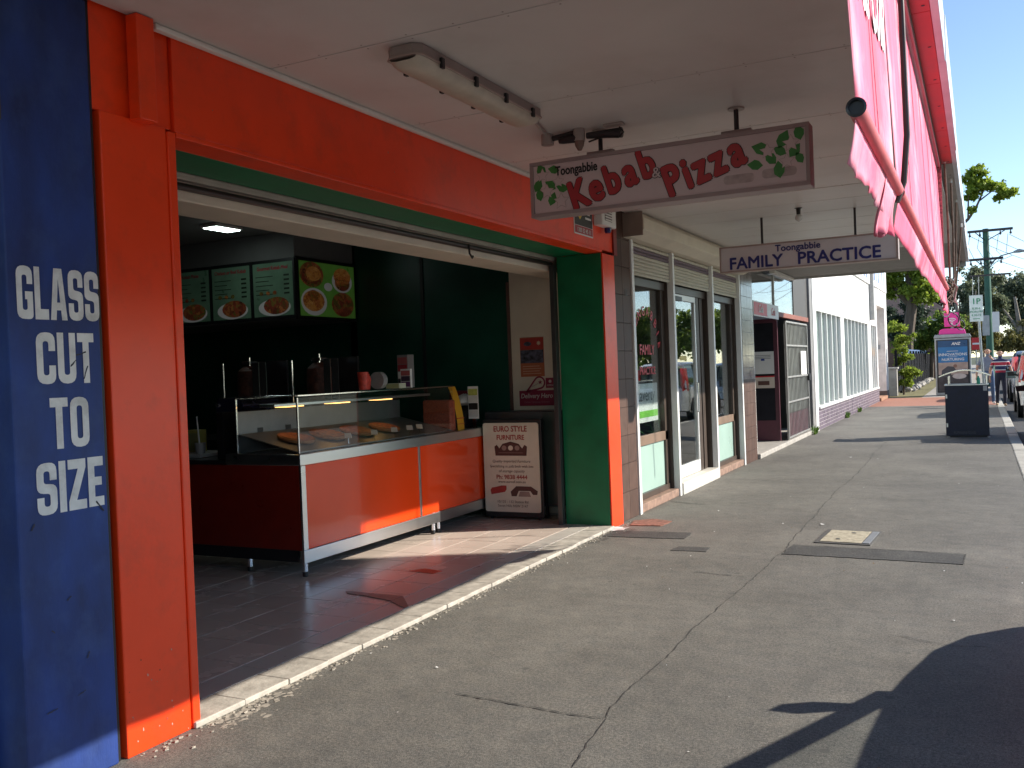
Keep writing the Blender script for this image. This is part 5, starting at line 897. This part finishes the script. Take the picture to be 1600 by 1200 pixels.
# ================================================================== CARS
def car(name, label, xc, yr, L, Wd, H, paint, suv=False, flip=False, glassm=None, cat='car'):
    r = thing(name, label, cat, (0, 0, 0)); gm = glassm or CARGL; hw = Wd / 2; belt = .95 if not suv else 1.08; zb = .2 if not suv else .28; k = L / 4.3; lift = 0 if not suv else .14
    prof = [(0, .36, .62, .74), (.05, .30, .90, .86), (.18, .24, .97, .94), (.7, .22, .985, .99), (1.5, .2, .97, 1), (2.4, .2, .95, 1), (3.0, .2, .93, .99), (3.3, .2, .905, .97), (3.75, .22, .85, .94), (4.05, .26, .77, .88), (4.22, .3, .66, .8), (4.3, .36, .52, .68)]
    V = []; n = 12
    for y, a, b, f in prof:
        a += lift * .6; b += lift; h = hw * f; m = (a + b) / 2; ring = [(-h * .86, a), (-h * .98, a + .08), (-h, m), (-h * .985, b - .1), (-h * .93, b - .02), (-h * .8, b + .005), (h * .8, b + .005), (h * .93, b - .02), (h * .985, b - .1), (h, m), (h * .98, a + .08), (h * .86, a)]
        V += [(x, y * k, z) for x, z in ring]
    F = [(i * n + j, i * n + (j + 1) % n, (i + 1) * n + (j + 1) % n, (i + 1) * n + j) for i in range(len(prof) - 1) for j in range(n)] + [tuple(range(n)), tuple((len(prof) - 1) * n + j for j in range(n))]
    b0 = belt + (lift - .13 if suv else 0); rf, rr, bf, brr = (2.35, .42, 3.02, .12) if suv else (1.95, .75, 3.05, .28)
    rf, rr, bf, brr = rf * k, rr * k, bf * k, brr * k; hb, ht = hw * .93, hw * .74; zr = H
    def T(p): return (xc + (p[0] if not flip else -p[0]), (yr + p[1]) if not flip else (yr + L - p[1]), p[2] - .12)
    def mk(nm, vs, fs, m, par=r, smooth=True): mb = MB(); mb.add([T(v) for v in vs], fs); return mb.build(nm, m, par, smooth=smooth)
    mk('body', V, F, paint)
    RV = []
    for y, z, h in ((rr - .05, zr - .07, ht * .97), (rr + .1, zr - .015, ht), ((rr + rf) / 2, zr + .02, ht), (rf - .15, zr - .01, ht), (rf + .03, zr - .07, ht * .97)): RV += [(-h, y, z - .03), (-h * .9, y, z + .015), (0, y, z + .03), (h * .9, y, z + .015), (h, y, z - .03), (0, y, z - .035)]
    mk('roof', RV, [(i * 6 + j, i * 6 + (j + 1) % 6, (i + 1) * 6 + (j + 1) % 6, (i + 1) * 6 + j) for i in range(4) for j in range(6)] + [tuple(range(6)), tuple(24 + j for j in range(6))], paint)
    ym = (rr + rf) / 2 - .05
    for s in (-1, 1):
        for a, b, w_ in (((s * hb, bf, b0 - .06), (s * ht, rf, zr - .06), .07), ((s * hb, brr, b0 - .04), (s * ht, rr, zr - .06), .13 if not suv else .1), ((s * hb * 1.0, ym, b0 - .05), (s * ht, ym + .03, zr - .06), .08)):
            mb = MB().bar(T(a), T(b), w_, .05, up=(1, 0, 0)); mb.build('pillar', paint if w_ != .08 else BLACK, r)
        q = [(s * hb, brr + .03, b0 - .02), (s * hb, bf - .03, b0 - .03), (s * ht, rf, zr - .06), (s * ht, rr, zr - .06)]; mk('side_glass', q, [(0, 1, 2, 3)], gm, smooth=False)
        mk('door_mirror', [(s * (hw + .0), bf - .28, b0 + .0), (s * (hw + .17), bf - .30, b0 + .0), (s * (hw + .19), bf - .33, b0 + .11), (s * (hw + .02), bf - .31, b0 + .13), (s * (hw + .0), bf - .18, b0 + .01), (s * (hw + .15), bf - .21, b0 + .02), (s * (hw + .16), bf - .23, b0 + .1), (s * (hw + .02), bf - .2, b0 + .12)], [(0, 1, 2, 3), (4, 5, 6, 7), (0, 1, 5, 4), (1, 2, 6, 5), (2, 3, 7, 6), (3, 0, 4, 7)], BLACK); mb = MB().bar(T((s * hb, bf - .2, b0 + .02)), T((s * (hw + .04), bf - .25, b0 + .05)), .05, .05); mb.build('mirror_stalk', BLACK, r)
        for yw in (.82 * k, 3.42 * k):
            rw = .33 if not suv else .37; c = T((s * (hw - .10), yw, rw)); sd = s if not flip else -s
            ty = MB().lathe(c, [(rw * .62, .11 * sd), (rw * .95, .11 * sd), (rw, .07 * sd), (rw, -.09 * sd), (rw * .95, -.11 * sd), (rw * .5, -.11 * sd)], 28, 'X').build('tyre', RUBBER, r, smooth=True); MB().lathe((c[0] + .085 * sd, c[1], c[2]), [(rw * .62, 0), (rw * .55, .012 * sd), (rw * .2, .02 * sd), (.03, .026 * sd)], 20, 'X').build('rim', mat('alloy_rim', (.4, .4, .41), .35, metal=.8), ty, smooth=True)
            arch = [(rw + .05, .002 * sd), (rw + .05, .012 * sd), (rw - .02, .012 * sd), (rw - .02, .002 * sd)]; MB().lathe((c[0] + .10 * sd + .0, c[1], c[2] + .01), arch, 28, 'X').build('wheel_arch', BLACK, r, smooth=True)
        z0, z1 = ((b0 - .28, b0 - .02) if not suv else (b0 - .12, zr - .16)); yb = .02
        mk('tail_lamp', [(s * hw * .99, .30, z0), (s * hw * .82, yb + .02, z0), (s * hw * .82, yb + (.12 if suv else 0), z1), (s * hw * .9, .32, z1), (s * hw * .97, .34, z0), (s * hw * .7, .2, z0), (s * hw * .7, .25, z1), (s * hw * .85, .4, z1)], [(0, 1, 2, 3), (4, 5, 6, 7), (0, 1, 5, 4), (2, 3, 7, 6), (0, 3, 7, 4), (1, 2, 6, 5)], mat('tail_lamp_red', (.62, .02, .02), .15, coat=.5), smooth=False)
        mk('headlamp', [(s * hw * .88, L - .32, .62 + lift), (s * hw * .62, L - .1, .60 + lift), (s * hw * .60, L - .16, .74 + lift), (s * hw * .86, L - .36, .78 + lift)], [(0, 1, 2, 3)], mat('headlamp_clear', (.7, .7, .7), .1), smooth=False)
    mk('windscreen', [(-hb, bf, b0 - .03), (hb, bf, b0 - .03), (ht, rf, zr - .06), (-ht, rf, zr - .06)], [(0, 1, 2, 3)], gm, smooth=False); mk('rear_window', [(-hb * .95, brr, b0 - .02), (hb * .95, brr, b0 - .02), (ht * .95, rr - .04, zr - .07), (-ht * .95, rr - .04, zr - .07)], [(0, 1, 2, 3)], gm, smooth=False)
    mk('rear_bumper', [(-hw * .95, .2, .36), (hw * .95, .2, .36), (hw * .95, .22, .6), (-hw * .95, .22, .6), (-hw * .8, -.07, .38), (hw * .8, -.07, .38), (hw * .8, -.06, .58), (-hw * .8, -.06, .58)], [(4, 5, 6, 7), (0, 1, 5, 4), (1, 2, 6, 5), (2, 3, 7, 6), (3, 0, 4, 7)], paint); mk('number_plate', [(-.2, -.075, .62), (.2, -.075, .62), (.2, -.07, .74), (-.2, -.07, .74)], [(0, 1, 2, 3)], PAPER, smooth=False)
    return r
CLEAR = glass('clear_car_glass', (.9, .92, .92), 1.0, 1.45)
silver = mat('silver_paint', (.42, .43, .45), .28, metal=.6, coat=.6, var=.03); redp = mat('red_car_paint', (.5, .015, .02), .25, coat=.7, var=.03); whitep = mat('white_car_paint', (.72, .71, .68), .28, coat=.6, var=.03); greyp = mat('blue_grey_paint', (.20, .24, .30), .28, metal=.4, coat=.6, var=.03)
car('parked_car', 'silver hatchback parked at the near kerb, its shadow on the footpath', 1.62, 2.45, 4.35, 1.76, 1.46, silver, glassm=CLEAR)
car('parked_car', 'red car parked at the kerb, reflected in the practice window', 1.72, 19.6, 4.2, 1.74, 1.48, redp)
car('parked_car', 'white off road wagon with tall red tail lamps at the kerb', 1.82, 27.9, 4.6, 1.84, 1.84, whitep, suv=True)
car('parked_car', 'blue grey wagon parked beyond the white one', 1.85, 37.0, 4.6, 1.8, 1.78, greyp, suv=True)
car('parked_car', 'pale silver hatchback parked farthest along the kerb', 1.85, 46.0, 4.3, 1.75, 1.5, silver)

# ================================================================== PEOPLE
def person(label, loc, scale, turn, J, mats, hairm, bald):
    # J: joints; every bone = (a, b, tag)
    names = list(J['p'].keys()); idx = {n: i for i, n in enumerate(names)}
    me = bpy.data.meshes.new('person'); me.from_pydata([J['p'][n][:3] for n in names], [(idx[a], idx[b]) for a, b, _ in J['b']], [])
    ob = bpy.data.objects.new('person_body', me); C.objects.link(ob); sk = ob.modifiers.new('skin', 'SKIN'); sk.use_smooth_shade = True; ss = ob.modifiers.new('sub', 'SUBSURF'); ss.levels = 2; ss.render_levels = 2
    for n in names:
        v = me.skin_vertices[0].data[idx[n]]; rr = J['p'][n][3]; v.radius = rr if isinstance(rr, tuple) else (rr, rr); v.use_root = (n == 'pelvis')
    dg = bpy.context.evaluated_depsgraph_get(); m2 = bpy.data.meshes.new_from_object(ob.evaluated_get(dg)); bpy.data.objects.remove(ob)
    keys = list(mats.keys())
    for kx in keys: m2.materials.append(mats[kx])
    segs = [(Vector(J['p'][a][:3]), Vector(J['p'][b][:3]), tg, J['p'][a][3], J['p'][b][3]) for a, b, tg in J['b']]
    for p in m2.polygons:
        c = p.center; best = None
        for a, b, tg, ra, rb in segs:
            d = b - a; t = max(0, min(1, (c - a).dot(d) / max(d.length_squared, 1e-9))); q = (c - (a + d * t)).length
            ra_ = ra[0] if isinstance(ra, tuple) else ra; q /= (ra_ + .02)
            if best is None or q < best[0]: best = (q, tg)
        p.material_index = keys.index(best[1]); p.use_smooth = True
    root = thing('person', label, 'person', loc); root.rotation_euler = (0, 0, turn); root.scale = (scale,) * 3
    o = bpy.data.objects.new('body', m2); C.objects.link(o); o.parent = root
    hx, hy, hz, _ = J['p']['head']
    def sub(nm, mb, m): 
        x = mb.build(nm, m, None, smooth=True); x.parent = root; return x
    hm = MB(); VV = []
    for i in range(7):
        th = (PI * .42 + (i / 6) * PI * .25) if bald else (i / 6) * PI * .62
        for kk in range(12):
            ph = (-.25 + 1.16 * PI * kk / 11 * 1.0 if False else PI * (-.05 + 1.1 * kk / 11)) if bald else 2 * PI * kk / 12; x, y, z = .092 * math.sin(th) * math.cos(ph), .112 * math.sin(th) * math.sin(ph), .125 * math.cos(th); VV.append((hx + x, hy + y + .02 + (.01 if bald else 0), hz + z + .02))
    hm.add(VV, [(i * 12 + kk, i * 12 + (kk + 1) % 12, (i + 1) * 12 + (kk + 1) % 12, (i + 1) * 12 + kk) for i in range(6) for kk in range(11 if bald else 12)]); sub('hair', hm, hairm)
    for s in (-1, 1):
        e = MB().lathe((hx + s * .035, hy - .092, hz + .01), [(.001, -.004), (.011, 0), (.001, .004)], 8, 'Y'); sub('eye', e, mats['dark']); er = MB().lathe((hx + s * .092, hy + .01, hz), [(.012, -.03), (.02, 0), (.012, .03)], 8, 'Z'); sub('ear', er, mats['skin'])
    ns = MB(); ns.add([(hx, hy - .10, hz + .03), (hx - .016, hy - .09, hz - .025), (hx + .016, hy - .09, hz - .025), (hx, hy - .125, hz - .02)], [(0, 1, 3), (0, 3, 2), (1, 2, 3)]); sub('nose', ns, mats['skin'])
    bx_ = MB().box(hx - .025, hx + .025, hy - .096, hy - .090, hz - .062, hz - .054); sub('mouth', bx_, mats['lip']); return root
def skeleton(armL, armR, legL, legR):
    P = dict(pelvis=(0, 0, .95, (.155, .115)), waist=(0, .0, 1.08, (.155, .125)), belly=(0, -.02, 1.2, (.165, .14)), chest=(0, .0, 1.36, (.175, .12)), neck0=(0, .01, 1.49, (.07, .07)), neck=(0, .005, 1.54, .055), jaw=(0, -.02, 1.60, (.068, .078)), head=(0, 0, 1.67, (.085, .1)), crown=(0, .005, 1.75, (.06, .072)))
    B = [('pelvis', 'waist', 'trouser'), ('waist', 'belly', 'shirt'), ('belly', 'chest', 'shirt'), ('chest', 'neck0', 'shirt'), ('neck0', 'neck', 'skin'), ('neck', 'jaw', 'skin'), ('jaw', 'head', 'skin'), ('head', 'crown', 'skin')]
    for s, nm, A, Lg in ((1, 'L', armL, legL), (-1, 'R', armR, legR)):
        P['sh' + nm] = (s * .185, .0, 1.42, .068); P['ua' + nm] = (*[.185 * s + (A[0][0] - .185 * s) * .6, A[0][1] * .6, 1.42 + (A[0][2] - 1.42) * .6], .056); P['el' + nm] = (*A[0], .045); P['wr' + nm] = (*A[1], .031); P['pm' + nm] = (*A[2], (.034, .022))
        B += [('chest', 'sh' + nm, 'shirt'), ('sh' + nm, 'ua' + nm, 'shirt'), ('ua' + nm, 'el' + nm, 'skin'), ('el' + nm, 'wr' + nm, 'skin'), ('wr' + nm, 'pm' + nm, 'skin')]
        d = (Vector(A[2]) - Vector(A[1])).normalized(); sd = d.cross(Vector((0, 1, 0))); sd = sd.normalized() if sd.length > .1 else Vector((1, 0, 0))
        for q, (o_, ln) in enumerate(((-.026, .06), (-.009, .075), (.009, .07), (.026, .055))):
            b_ = Vector(A[2]) + sd * o_ + d * .02; e_ = b_ + d * ln + Vector((0, -.02, 0)); P['f%d%s' % (q, nm)] = (*b_, .01); P['g%d%s' % (q, nm)] = (*e_, .008); B += [('pm' + nm, 'f%d%s' % (q, nm), 'skin'), ('f%d%s' % (q, nm), 'g%d%s' % (q, nm), 'skin')]
        tb = Vector(A[1]).lerp(Vector(A[2]), .6) + Vector((-.02 * s, -.03, 0)); P['th' + nm] = (*(tb + d * .04), .011); B += [('pm' + nm, 'th' + nm, 'skin')]
        P['hp' + nm] = (s * .095, 0, .90, .1); P['kn' + nm] = (*Lg[0], .066); P['an' + nm] = (*Lg[1], .05); P['he' + nm] = (Lg[1][0], Lg[1][1] + .02, Lg[1][2] - .055, .045); P['to' + nm] = (Lg[1][0] + s * .02, Lg[1][1] - .17, Lg[1][2] - .06, (.042, .03))
        B += [('pelvis', 'hp' + nm, 'trouser'), ('hp' + nm, 'kn' + nm, 'trouser'), ('kn' + nm, 'an' + nm, 'trouser'), ('an' + nm, 'he' + nm, 'shoe'), ('he' + nm, 'to' + nm, 'shoe')]
    return dict(p=P, b=B)
SKIN = mat('skin', (.45, .25, .17), .6, var=.08); DRK = mat('dark_eye', (.03, .02, .02), .4); LIP = mat('lip', (.35, .13, .1), .6)
def stripes(name):
    m = bpy.data.materials.new(name); m.use_nodes = True; n = m.node_tree.nodes; l = m.node_tree.links; g = n.new('ShaderNodeNewGeometry'); sp = n.new('ShaderNodeSeparateXYZ'); l.new(g.outputs['Position'], sp.inputs[0]); mr = n.new('ShaderNodeMapRange'); mr.inputs['From Min'].default_value = .95; mr.inputs['From Max'].default_value = 1.5; l.new(sp.outputs['Z'], mr.inputs['Value'])
    r = n.new('ShaderNodeValToRGB'); r.color_ramp.interpolation = 'CONSTANT'; e = r.color_ramp.elements; cols = [(0, (.02, .025, .08)), (.06, (.7, .68, .66)), (.11, (.42, .03, .05)), (.30, (.7, .68, .66)), (.34, (.02, .025, .08)), (.54, (.7, .68, .66)), (.58, (.42, .03, .05)), (.76, (.7, .68, .66)), (.8, (.02, .025, .08))]
    e[0].color = (*cols[0][1], 1); e[1].position = cols[1][0]; e[1].color = (*cols[1][1], 1)
    for p_, c_ in cols[2:]: x = e.new(p_); x.color = (*c_, 1)
    l.new(mr.outputs[0], r.inputs[0]); l.new(r.outputs[0], n['Principled BSDF'].inputs['Base Color']); n['Principled BSDF'].inputs['Roughness'].default_value = .85; return m
sk1 = skeleton([(.29, .04, 1.17), (.34, -.10, .98), (.35, -.16, .93)], [(-.29, .06, 1.16), (-.31, .0, .90), (-.31, -.02, .83)], [(.10, -.10, .50), (.10, -.06, .10)], [(-.10, .04, .50), (-.11, .16, .11)])
person('older man in navy and red striped polo carrying a dark case', (.58, 32.8, 0), .985, 0, sk1, dict(skin=SKIN, shirt=stripes('striped_polo'), trouser=mat('navy_trousers', (.015, .016, .035), .8), shoe=mat('tan_shoes', (.3, .2, .12), .6), dark=DRK, lip=LIP), mat('grey_hair', (.42, .36, .33), .7, var=.1), True)
cse = thing('carry_case', 'dark grey green case held under the striped shirt mans arm', 'case', (.9, 32.6, .9)); bx('case_body', mat('case_grey_green', (.10, .14, .13), .5), cse, .72, 1.04, 32.52, 32.62, .86, 1.08, .02); bx('case_flap', BLACK, cse, .99, 1.06, 32.51, 32.63, .85, 1.09, .01)
sk2 = skeleton([(.28, .02, 1.2), (.14, -.22, 1.38), (.07, -.20, 1.48)], [(-.30, .04, 1.17), (-.33, -.02, .92), (-.33, -.04, .85)], [(.11, -.06, .5), (.13, .02, .11)], [(-.10, .02, .5), (-.10, .08, .11)])
person('man in grey tee and blue jeans raising a hand to his mouth', (.24, 33.9, 0), 1.03, .1, sk2, dict(skin=SKIN, shirt=mat('grey_tee', (.20, .22, .28), .85), trouser=mat('blue_jeans', (.06, .10, .19), .85, var=.25, scale=20), shoe=mat('white_sneakers', (.62, .6, .57), .6), dark=DRK, lip=LIP), mat('short_brown_hair', (.20, .12, .08), .7), True)

# ================================================================== TREES
BARK = mat('tree_bark', (.10, .075, .055), .9, var=.4, scale=5, bump=.6, bscale=12, stretch=(1, 1, .25)); BARKP = mat('pale_gum_bark', (.24, .20, .16), .85, var=.35, scale=3, bump=.4, bscale=8)
def crown(name, m, parent, blobs, n, size, seed, droop=0., flat=.75):
    rnd = random.Random(seed); V = []; F = []; tot = sum(b[3] ** 2 for b in blobs)
    n = int(n * 1.7)
    for cx, cy, cz, R in blobs:
        nn = int(n * R * R / tot); sub = [(rnd.gauss(0, .55) * R, rnd.gauss(0, .55) * R, rnd.gauss(0, .45) * R * flat) for _ in range(max(4, int(7 + R * 5)))]
        for i in range(nn):
            s = rnd.choice(sub); rr = R * .34; p = Vector((cx + s[0] + rnd.gauss(0, rr * .55), cy + s[1] + rnd.gauss(0, rr * .55), cz + s[2] + rnd.gauss(0, rr * .42)))
            a = Vector((rnd.gauss(0, 1), rnd.gauss(0, 1), rnd.gauss(0, 1) - droop)).normalized(); b = a.orthogonal().normalized(); b = (Matrix.Rotation(rnd.uniform(0, 6.28), 3, a) @ b); L = size * rnd.uniform(.6, 1.3); w_ = L * .32; q = len(V)
            V += [tuple(p), tuple(p + a * L * .5 + b * w_), tuple(p + a * L), tuple(p + a * L * .5 - b * w_)]; F.append((q, q + 1, q + 2, q + 3))
    me = bpy.data.meshes.new(name); off = worldloc(parent); me.from_pydata([(x - off.x, y - off.y, z - off.z) for x, y, z in V], [], F); me.materials.append(m); o = bpy.data.objects.new(name, me); C.objects.link(o); o.parent = parent; return o
def tree(name, label, base, limbs, blobs, n, size, lm, bark, seed, droop=0., group=None):
    r = thing(name, label, 'tree', base, group); mb = MB()
    for pts, rs in limbs: mb.tube(pts, rs, 8)
    mb.build('trunk', bark, r, smooth=True); crown('crown', lm, r, blobs, n, size, seed, droop); return r
L1 = leafmat('bright_leaf', (.15, .23, .02), (.38, .46, .07), .6); L2 = leafmat('mid_leaf', (.06, .13, .02), (.26, .33, .06), .55); L3 = leafmat('gum_leaf', (.09, .115, .065), (.24, .26, .15), .5); L4 = leafmat('dark_leaf', (.025, .045, .03), (.07, .10, .06), .3); L5 = leafmat('olive_leaf', (.12, .12, .03), (.26, .23, .07), .3)
tree('garden_tree', 'tall bright green tree behind the black fence with a branch over the awning', (-3.9, 60, 0), [([(-3.9, 60, -.2), (-3.8, 60, 2.5), (-3.5, 60, 4.6), (-3.6, 60.2, 6.5), (-3.0, 60.3, 8.3)], [.38, .33, .3, .22, .14]), ([(-3.5, 60, 4.6), (-4.4, 60.2, 5.8), (-4.8, 60.4, 6.8)], [.22, .15, .07]), ([(-3.0, 60.3, 8.3), (-1.9, 60.2, 8.6), (-1.0, 60.1, 8.9), (-.35, 60, 9.45), (.05, 60, 10.0), (.45, 60, 10.9), (.6, 60, 11.4)], [.14, .12, .10, .085, .065, .045, .02]), ([(.2, 60, 10.4), (.9, 60, 10.9), (1.35, 60, 10.8)], [.05, .03, .012]), ([(-.35, 60, 9.45), (-.3, 60, 10.6), (-.1, 60, 11.6)], [.05, .04, .015])],
     [(-4.3, 60, 6.9, 1.1), (-3.4, 60, 7.3, 1.1), (-2.7, 60.3, 6.6, .8), (-3.2, 60.2, 5.6, .8), (-4.6, 60, 5.9, .8), (-2.5, 60, 5.2, .55), (.05, 60, 11.5, .62), (.2, 60, 12.2, .45), (-.15, 60, 11.0, .5), (.75, 60, 11.25, .45), (1.35, 60, 10.95, .5), (1.65, 60, 10.7, .4), (-.1, 60, 10.0, .22)], 15000, .2, L1, BARK, 5)
tree('garden_bush', 'rounded green bush rising above the black fence', (-2.9, 68, 0), [([(-2.9, 68, -.2), (-2.8, 68, 2)], [.15, .1])], [(-3.6, 68, 3.2, .9), (-2.7, 68, 3.6, 1.0), (-1.9, 68, 3.9, .8), (-2.5, 68, 2.6, 1.0), (-3.9, 68, 2.4, .8), (-1.4, 68, 3.3, .6)], 9000, .18, L2, BARK, 6)
tree('garden_shrub', 'dark understorey shrub below the bright green tree', (-4.4, 64, 0), [([(-4.4, 64, -.2), (-4.3, 64, 2)], [.15, .1])], [(-4.4, 64, 3.2, 1.0), (-5.0, 64, 4.2, 1.0), (-3.7, 64, 4.4, .8)], 5000, .2, L4, BARK, 7)
tree('fence_climber', 'light green climber overgrowing the near fence post', (-2.95, 44, 0), [([(-3.0, 44, -.2), (-2.95, 44, 1.6), (-3.05, 44, 2.6)], [.05, .04, .02])], [(-2.9, 44, .5, .3), (-2.8, 44, 1.0, .36), (-2.9, 44, 1.6, .32), (-3.15, 44.2, 2.2, .36), (-3.3, 44.3, 2.9, .36), (-2.95, 44, 2.5, .25)], 5000, .1, L1, BARK, 8)
for i, (x, y, lab, blobs, n, lm, sz) in enumerate((
    (0.2, 112, 'grey green gum tree directly behind the power pole', [(-.6, 112, 8.0, 1.6), (.9, 112, 9.2, 1.5), (-.2, 112, 10.0, 1.1), (1.6, 112, 7.2, 1.3), (-1.4, 112, 6.2, 1.5), (.6, 112, 5.5, 1.6), (-.5, 112, 4, 1.4)], 9000, L3, .34),
    (4.2, 118, 'grey green gum tree right of the power pole against the sky', [(3.2, 118, 8.6, 1.6), (5.0, 118, 9.2, 1.8), (4.2, 118, 7, 2.0), (6.8, 118, 7.6, 1.6), (2.6, 118, 6, 1.6), (5.4, 118, 5, 2)], 9000, L3, .34),
    (9.5, 125, 'tall gum tree farther up the street at the right', [(8.5, 125, 9, 2), (10.5, 125, 10, 2.2), (9.4, 125, 7, 2.4), (11.8, 125, 8, 2)], 6000, L3, .36),
    (5.6, 98, 'dark conifer mass above the parked cars', [(4.8, 98, 5.0, 1.2), (5.6, 98, 6.0, 1.2), (6.6, 98, 5.4, 1.4), (5.2, 98, 3.6, 1.5), (6.4, 98, 3.4, 1.6)], 6000, L4, .28),
    (3.1, 92, 'yellow olive bush beyond the two walking men', [(2.6, 92, 3.0, .9), (3.4, 92, 3.2, .9), (3.0, 92, 2.2, 1.1), (1.9, 92, 2.4, .8)], 5000, L5, .22),
    (-1.5, 88, 'olive scrub tree seen past the phone kiosk', [(-1.6, 88, 3.6, 1.0), (-.6, 88, 4.4, .9), (.2, 88, 3.4, 1.0), (-.9, 88, 2.4, 1.2), (.9, 88, 2.6, .8)], 7000, L5, .22),
    (-4.0, 105, 'dark tree behind the tiled house roof', [(-4.5, 105, 8.4, 1.5), (-3.0, 105, 8.8, 1.4), (-2.2, 105, 7.4, 1.3), (-5.5, 105, 7, 1.6)], 5000, L4, .3))):
    tree('background_tree', lab, (x, y, 0), [([(x, y, -.3), (x + .2, y, 3), (x - .2, y, 6.5)], [.3, .24, .1]), ([(x + .2, y, 3), (x + 1.2, y, 5.5), (x + 1.4, y, 7)], [.16, .1, .04]), ([(x + .1, y, 3.5), (x - 1.1, y, 5.5)], [.14, .05])], blobs, n, sz, lm, BARKP, 20 + i, .3, 'trees far along the street')
for i, (x, y, h) in enumerate(((12.9, 57, 5.0), (13.8, 66, 6.0), (12.8, 76, 6.2), (14.5, 88, 7.0), (17, 70, 6.5))):
    tree('opposite_tree', 'broad tree on the far side of the road, ' + ('nearest', 'second', 'third', 'fourth', 'farthest')[i] + ' of the row', (x, y, 0), [([(x, y, -.3), (x, y + .2, h * .5), (x + .3, y, h * .8)], [.28, .2, .08])], [(x, y, h * .75, 1.9), (x - 1.4, y + .8, h * .62, 1.5), (x + 1.2, y - .8, h * .65, 1.5), (x, y + 1.6, h * .6, 1.4)], 4000, .34, L2, BARK, 40 + i, 0, 'trees across the road')
hs = thing('tiled_house', 'brick house with dark tiled hip roof behind the trees', 'house', (-6, 78, 0)); bx('wall', mat('house_brick', (.22, .12, .09), .85, var=.2, scale=8), hs, -11, -1.6, 75, 86, 0, 4.3); mb = MB(); mb.add([(-11.6, 74.4, 4.3), (-1.0, 74.4, 4.3), (-1.0, 86.6, 4.3), (-11.6, 86.6, 4.3), (-7, 79.5, 7.2), (-5, 79.5, 7.2)], [(0, 1, 5, 4), (1, 2, 5), (2, 3, 4, 5), (3, 0, 4)]); mb.build('roof', mat('roof_tile_brown', (.085, .06, .055), .85, var=.4, scale=5, stretch=(1, 1, 4), bump=.8, bscale=7), hs); bx('gutter', WALU, hs, -11.65, -.95, 74.3, 74.38, 4.2, 4.3)
# ================================================================== LITTER
lc = thing('red_card', 'orange red card lying on the shop floor tiles', 'card', (-4.14, 6.5, .033)); MB().prism([(-4.28, 6.45), (-4.03, 6.42), (-4.0, 6.53), (-4.2, 6.57)], 'Z', .0325, .0345).build('card_sheet', mat('red_card_print', (.75, .06, .02), .5), lc)
wp = thing('paper_scrap', 'white crumpled paper scrap at the foot of the orange pillar', 'paper', (-3.34, 8.86, 0)); rnd = random.Random(3); mb = MB(); mb.add([(-3.42 + .06 * i + rnd.uniform(-.02, .02), 8.80 + .07 * j + rnd.uniform(-.02, .02), .003 + rnd.uniform(0, .025)) for j in range(3) for i in range(4)], [(j * 4 + i, j * 4 + i + 1, j * 4 + 5 + i, j * 4 + 4 + i) for j in range(2) for i in range(3)]); mb.build('paper_sheet', PAPER, wp)
lt = MB(); rnd = random.Random(99)
for i in range(100):
    x = rnd.uniform(-3.3, .4); y = rnd.uniform(2.6, 26) ** 1.0; s = rnd.uniform(.004, .013) * (1 + (rnd.random() > .93) * 1.5); a = rnd.uniform(0, 6.28); pts = [(x + s * math.cos(a + k * 1.57) * rnd.uniform(.4, 1.2), y + s * 1.3 * math.sin(a + k * 1.57) * rnd.uniform(.4, 1.2), .004 + rnd.uniform(0, .006)) for k in range(4)]; lt.cur = rnd.choice((0, 0, 1)); lt.face(pts)
o = lt.build('footpath_litter', [PAPER, mat('dead_leaf', (.22, .13, .05), .8, var=.4)]); o['kind'] = 'stuff'; o['label'] = 'scattered paper specks and dry leaf bits on the footpath'; o['category'] = 'litter'
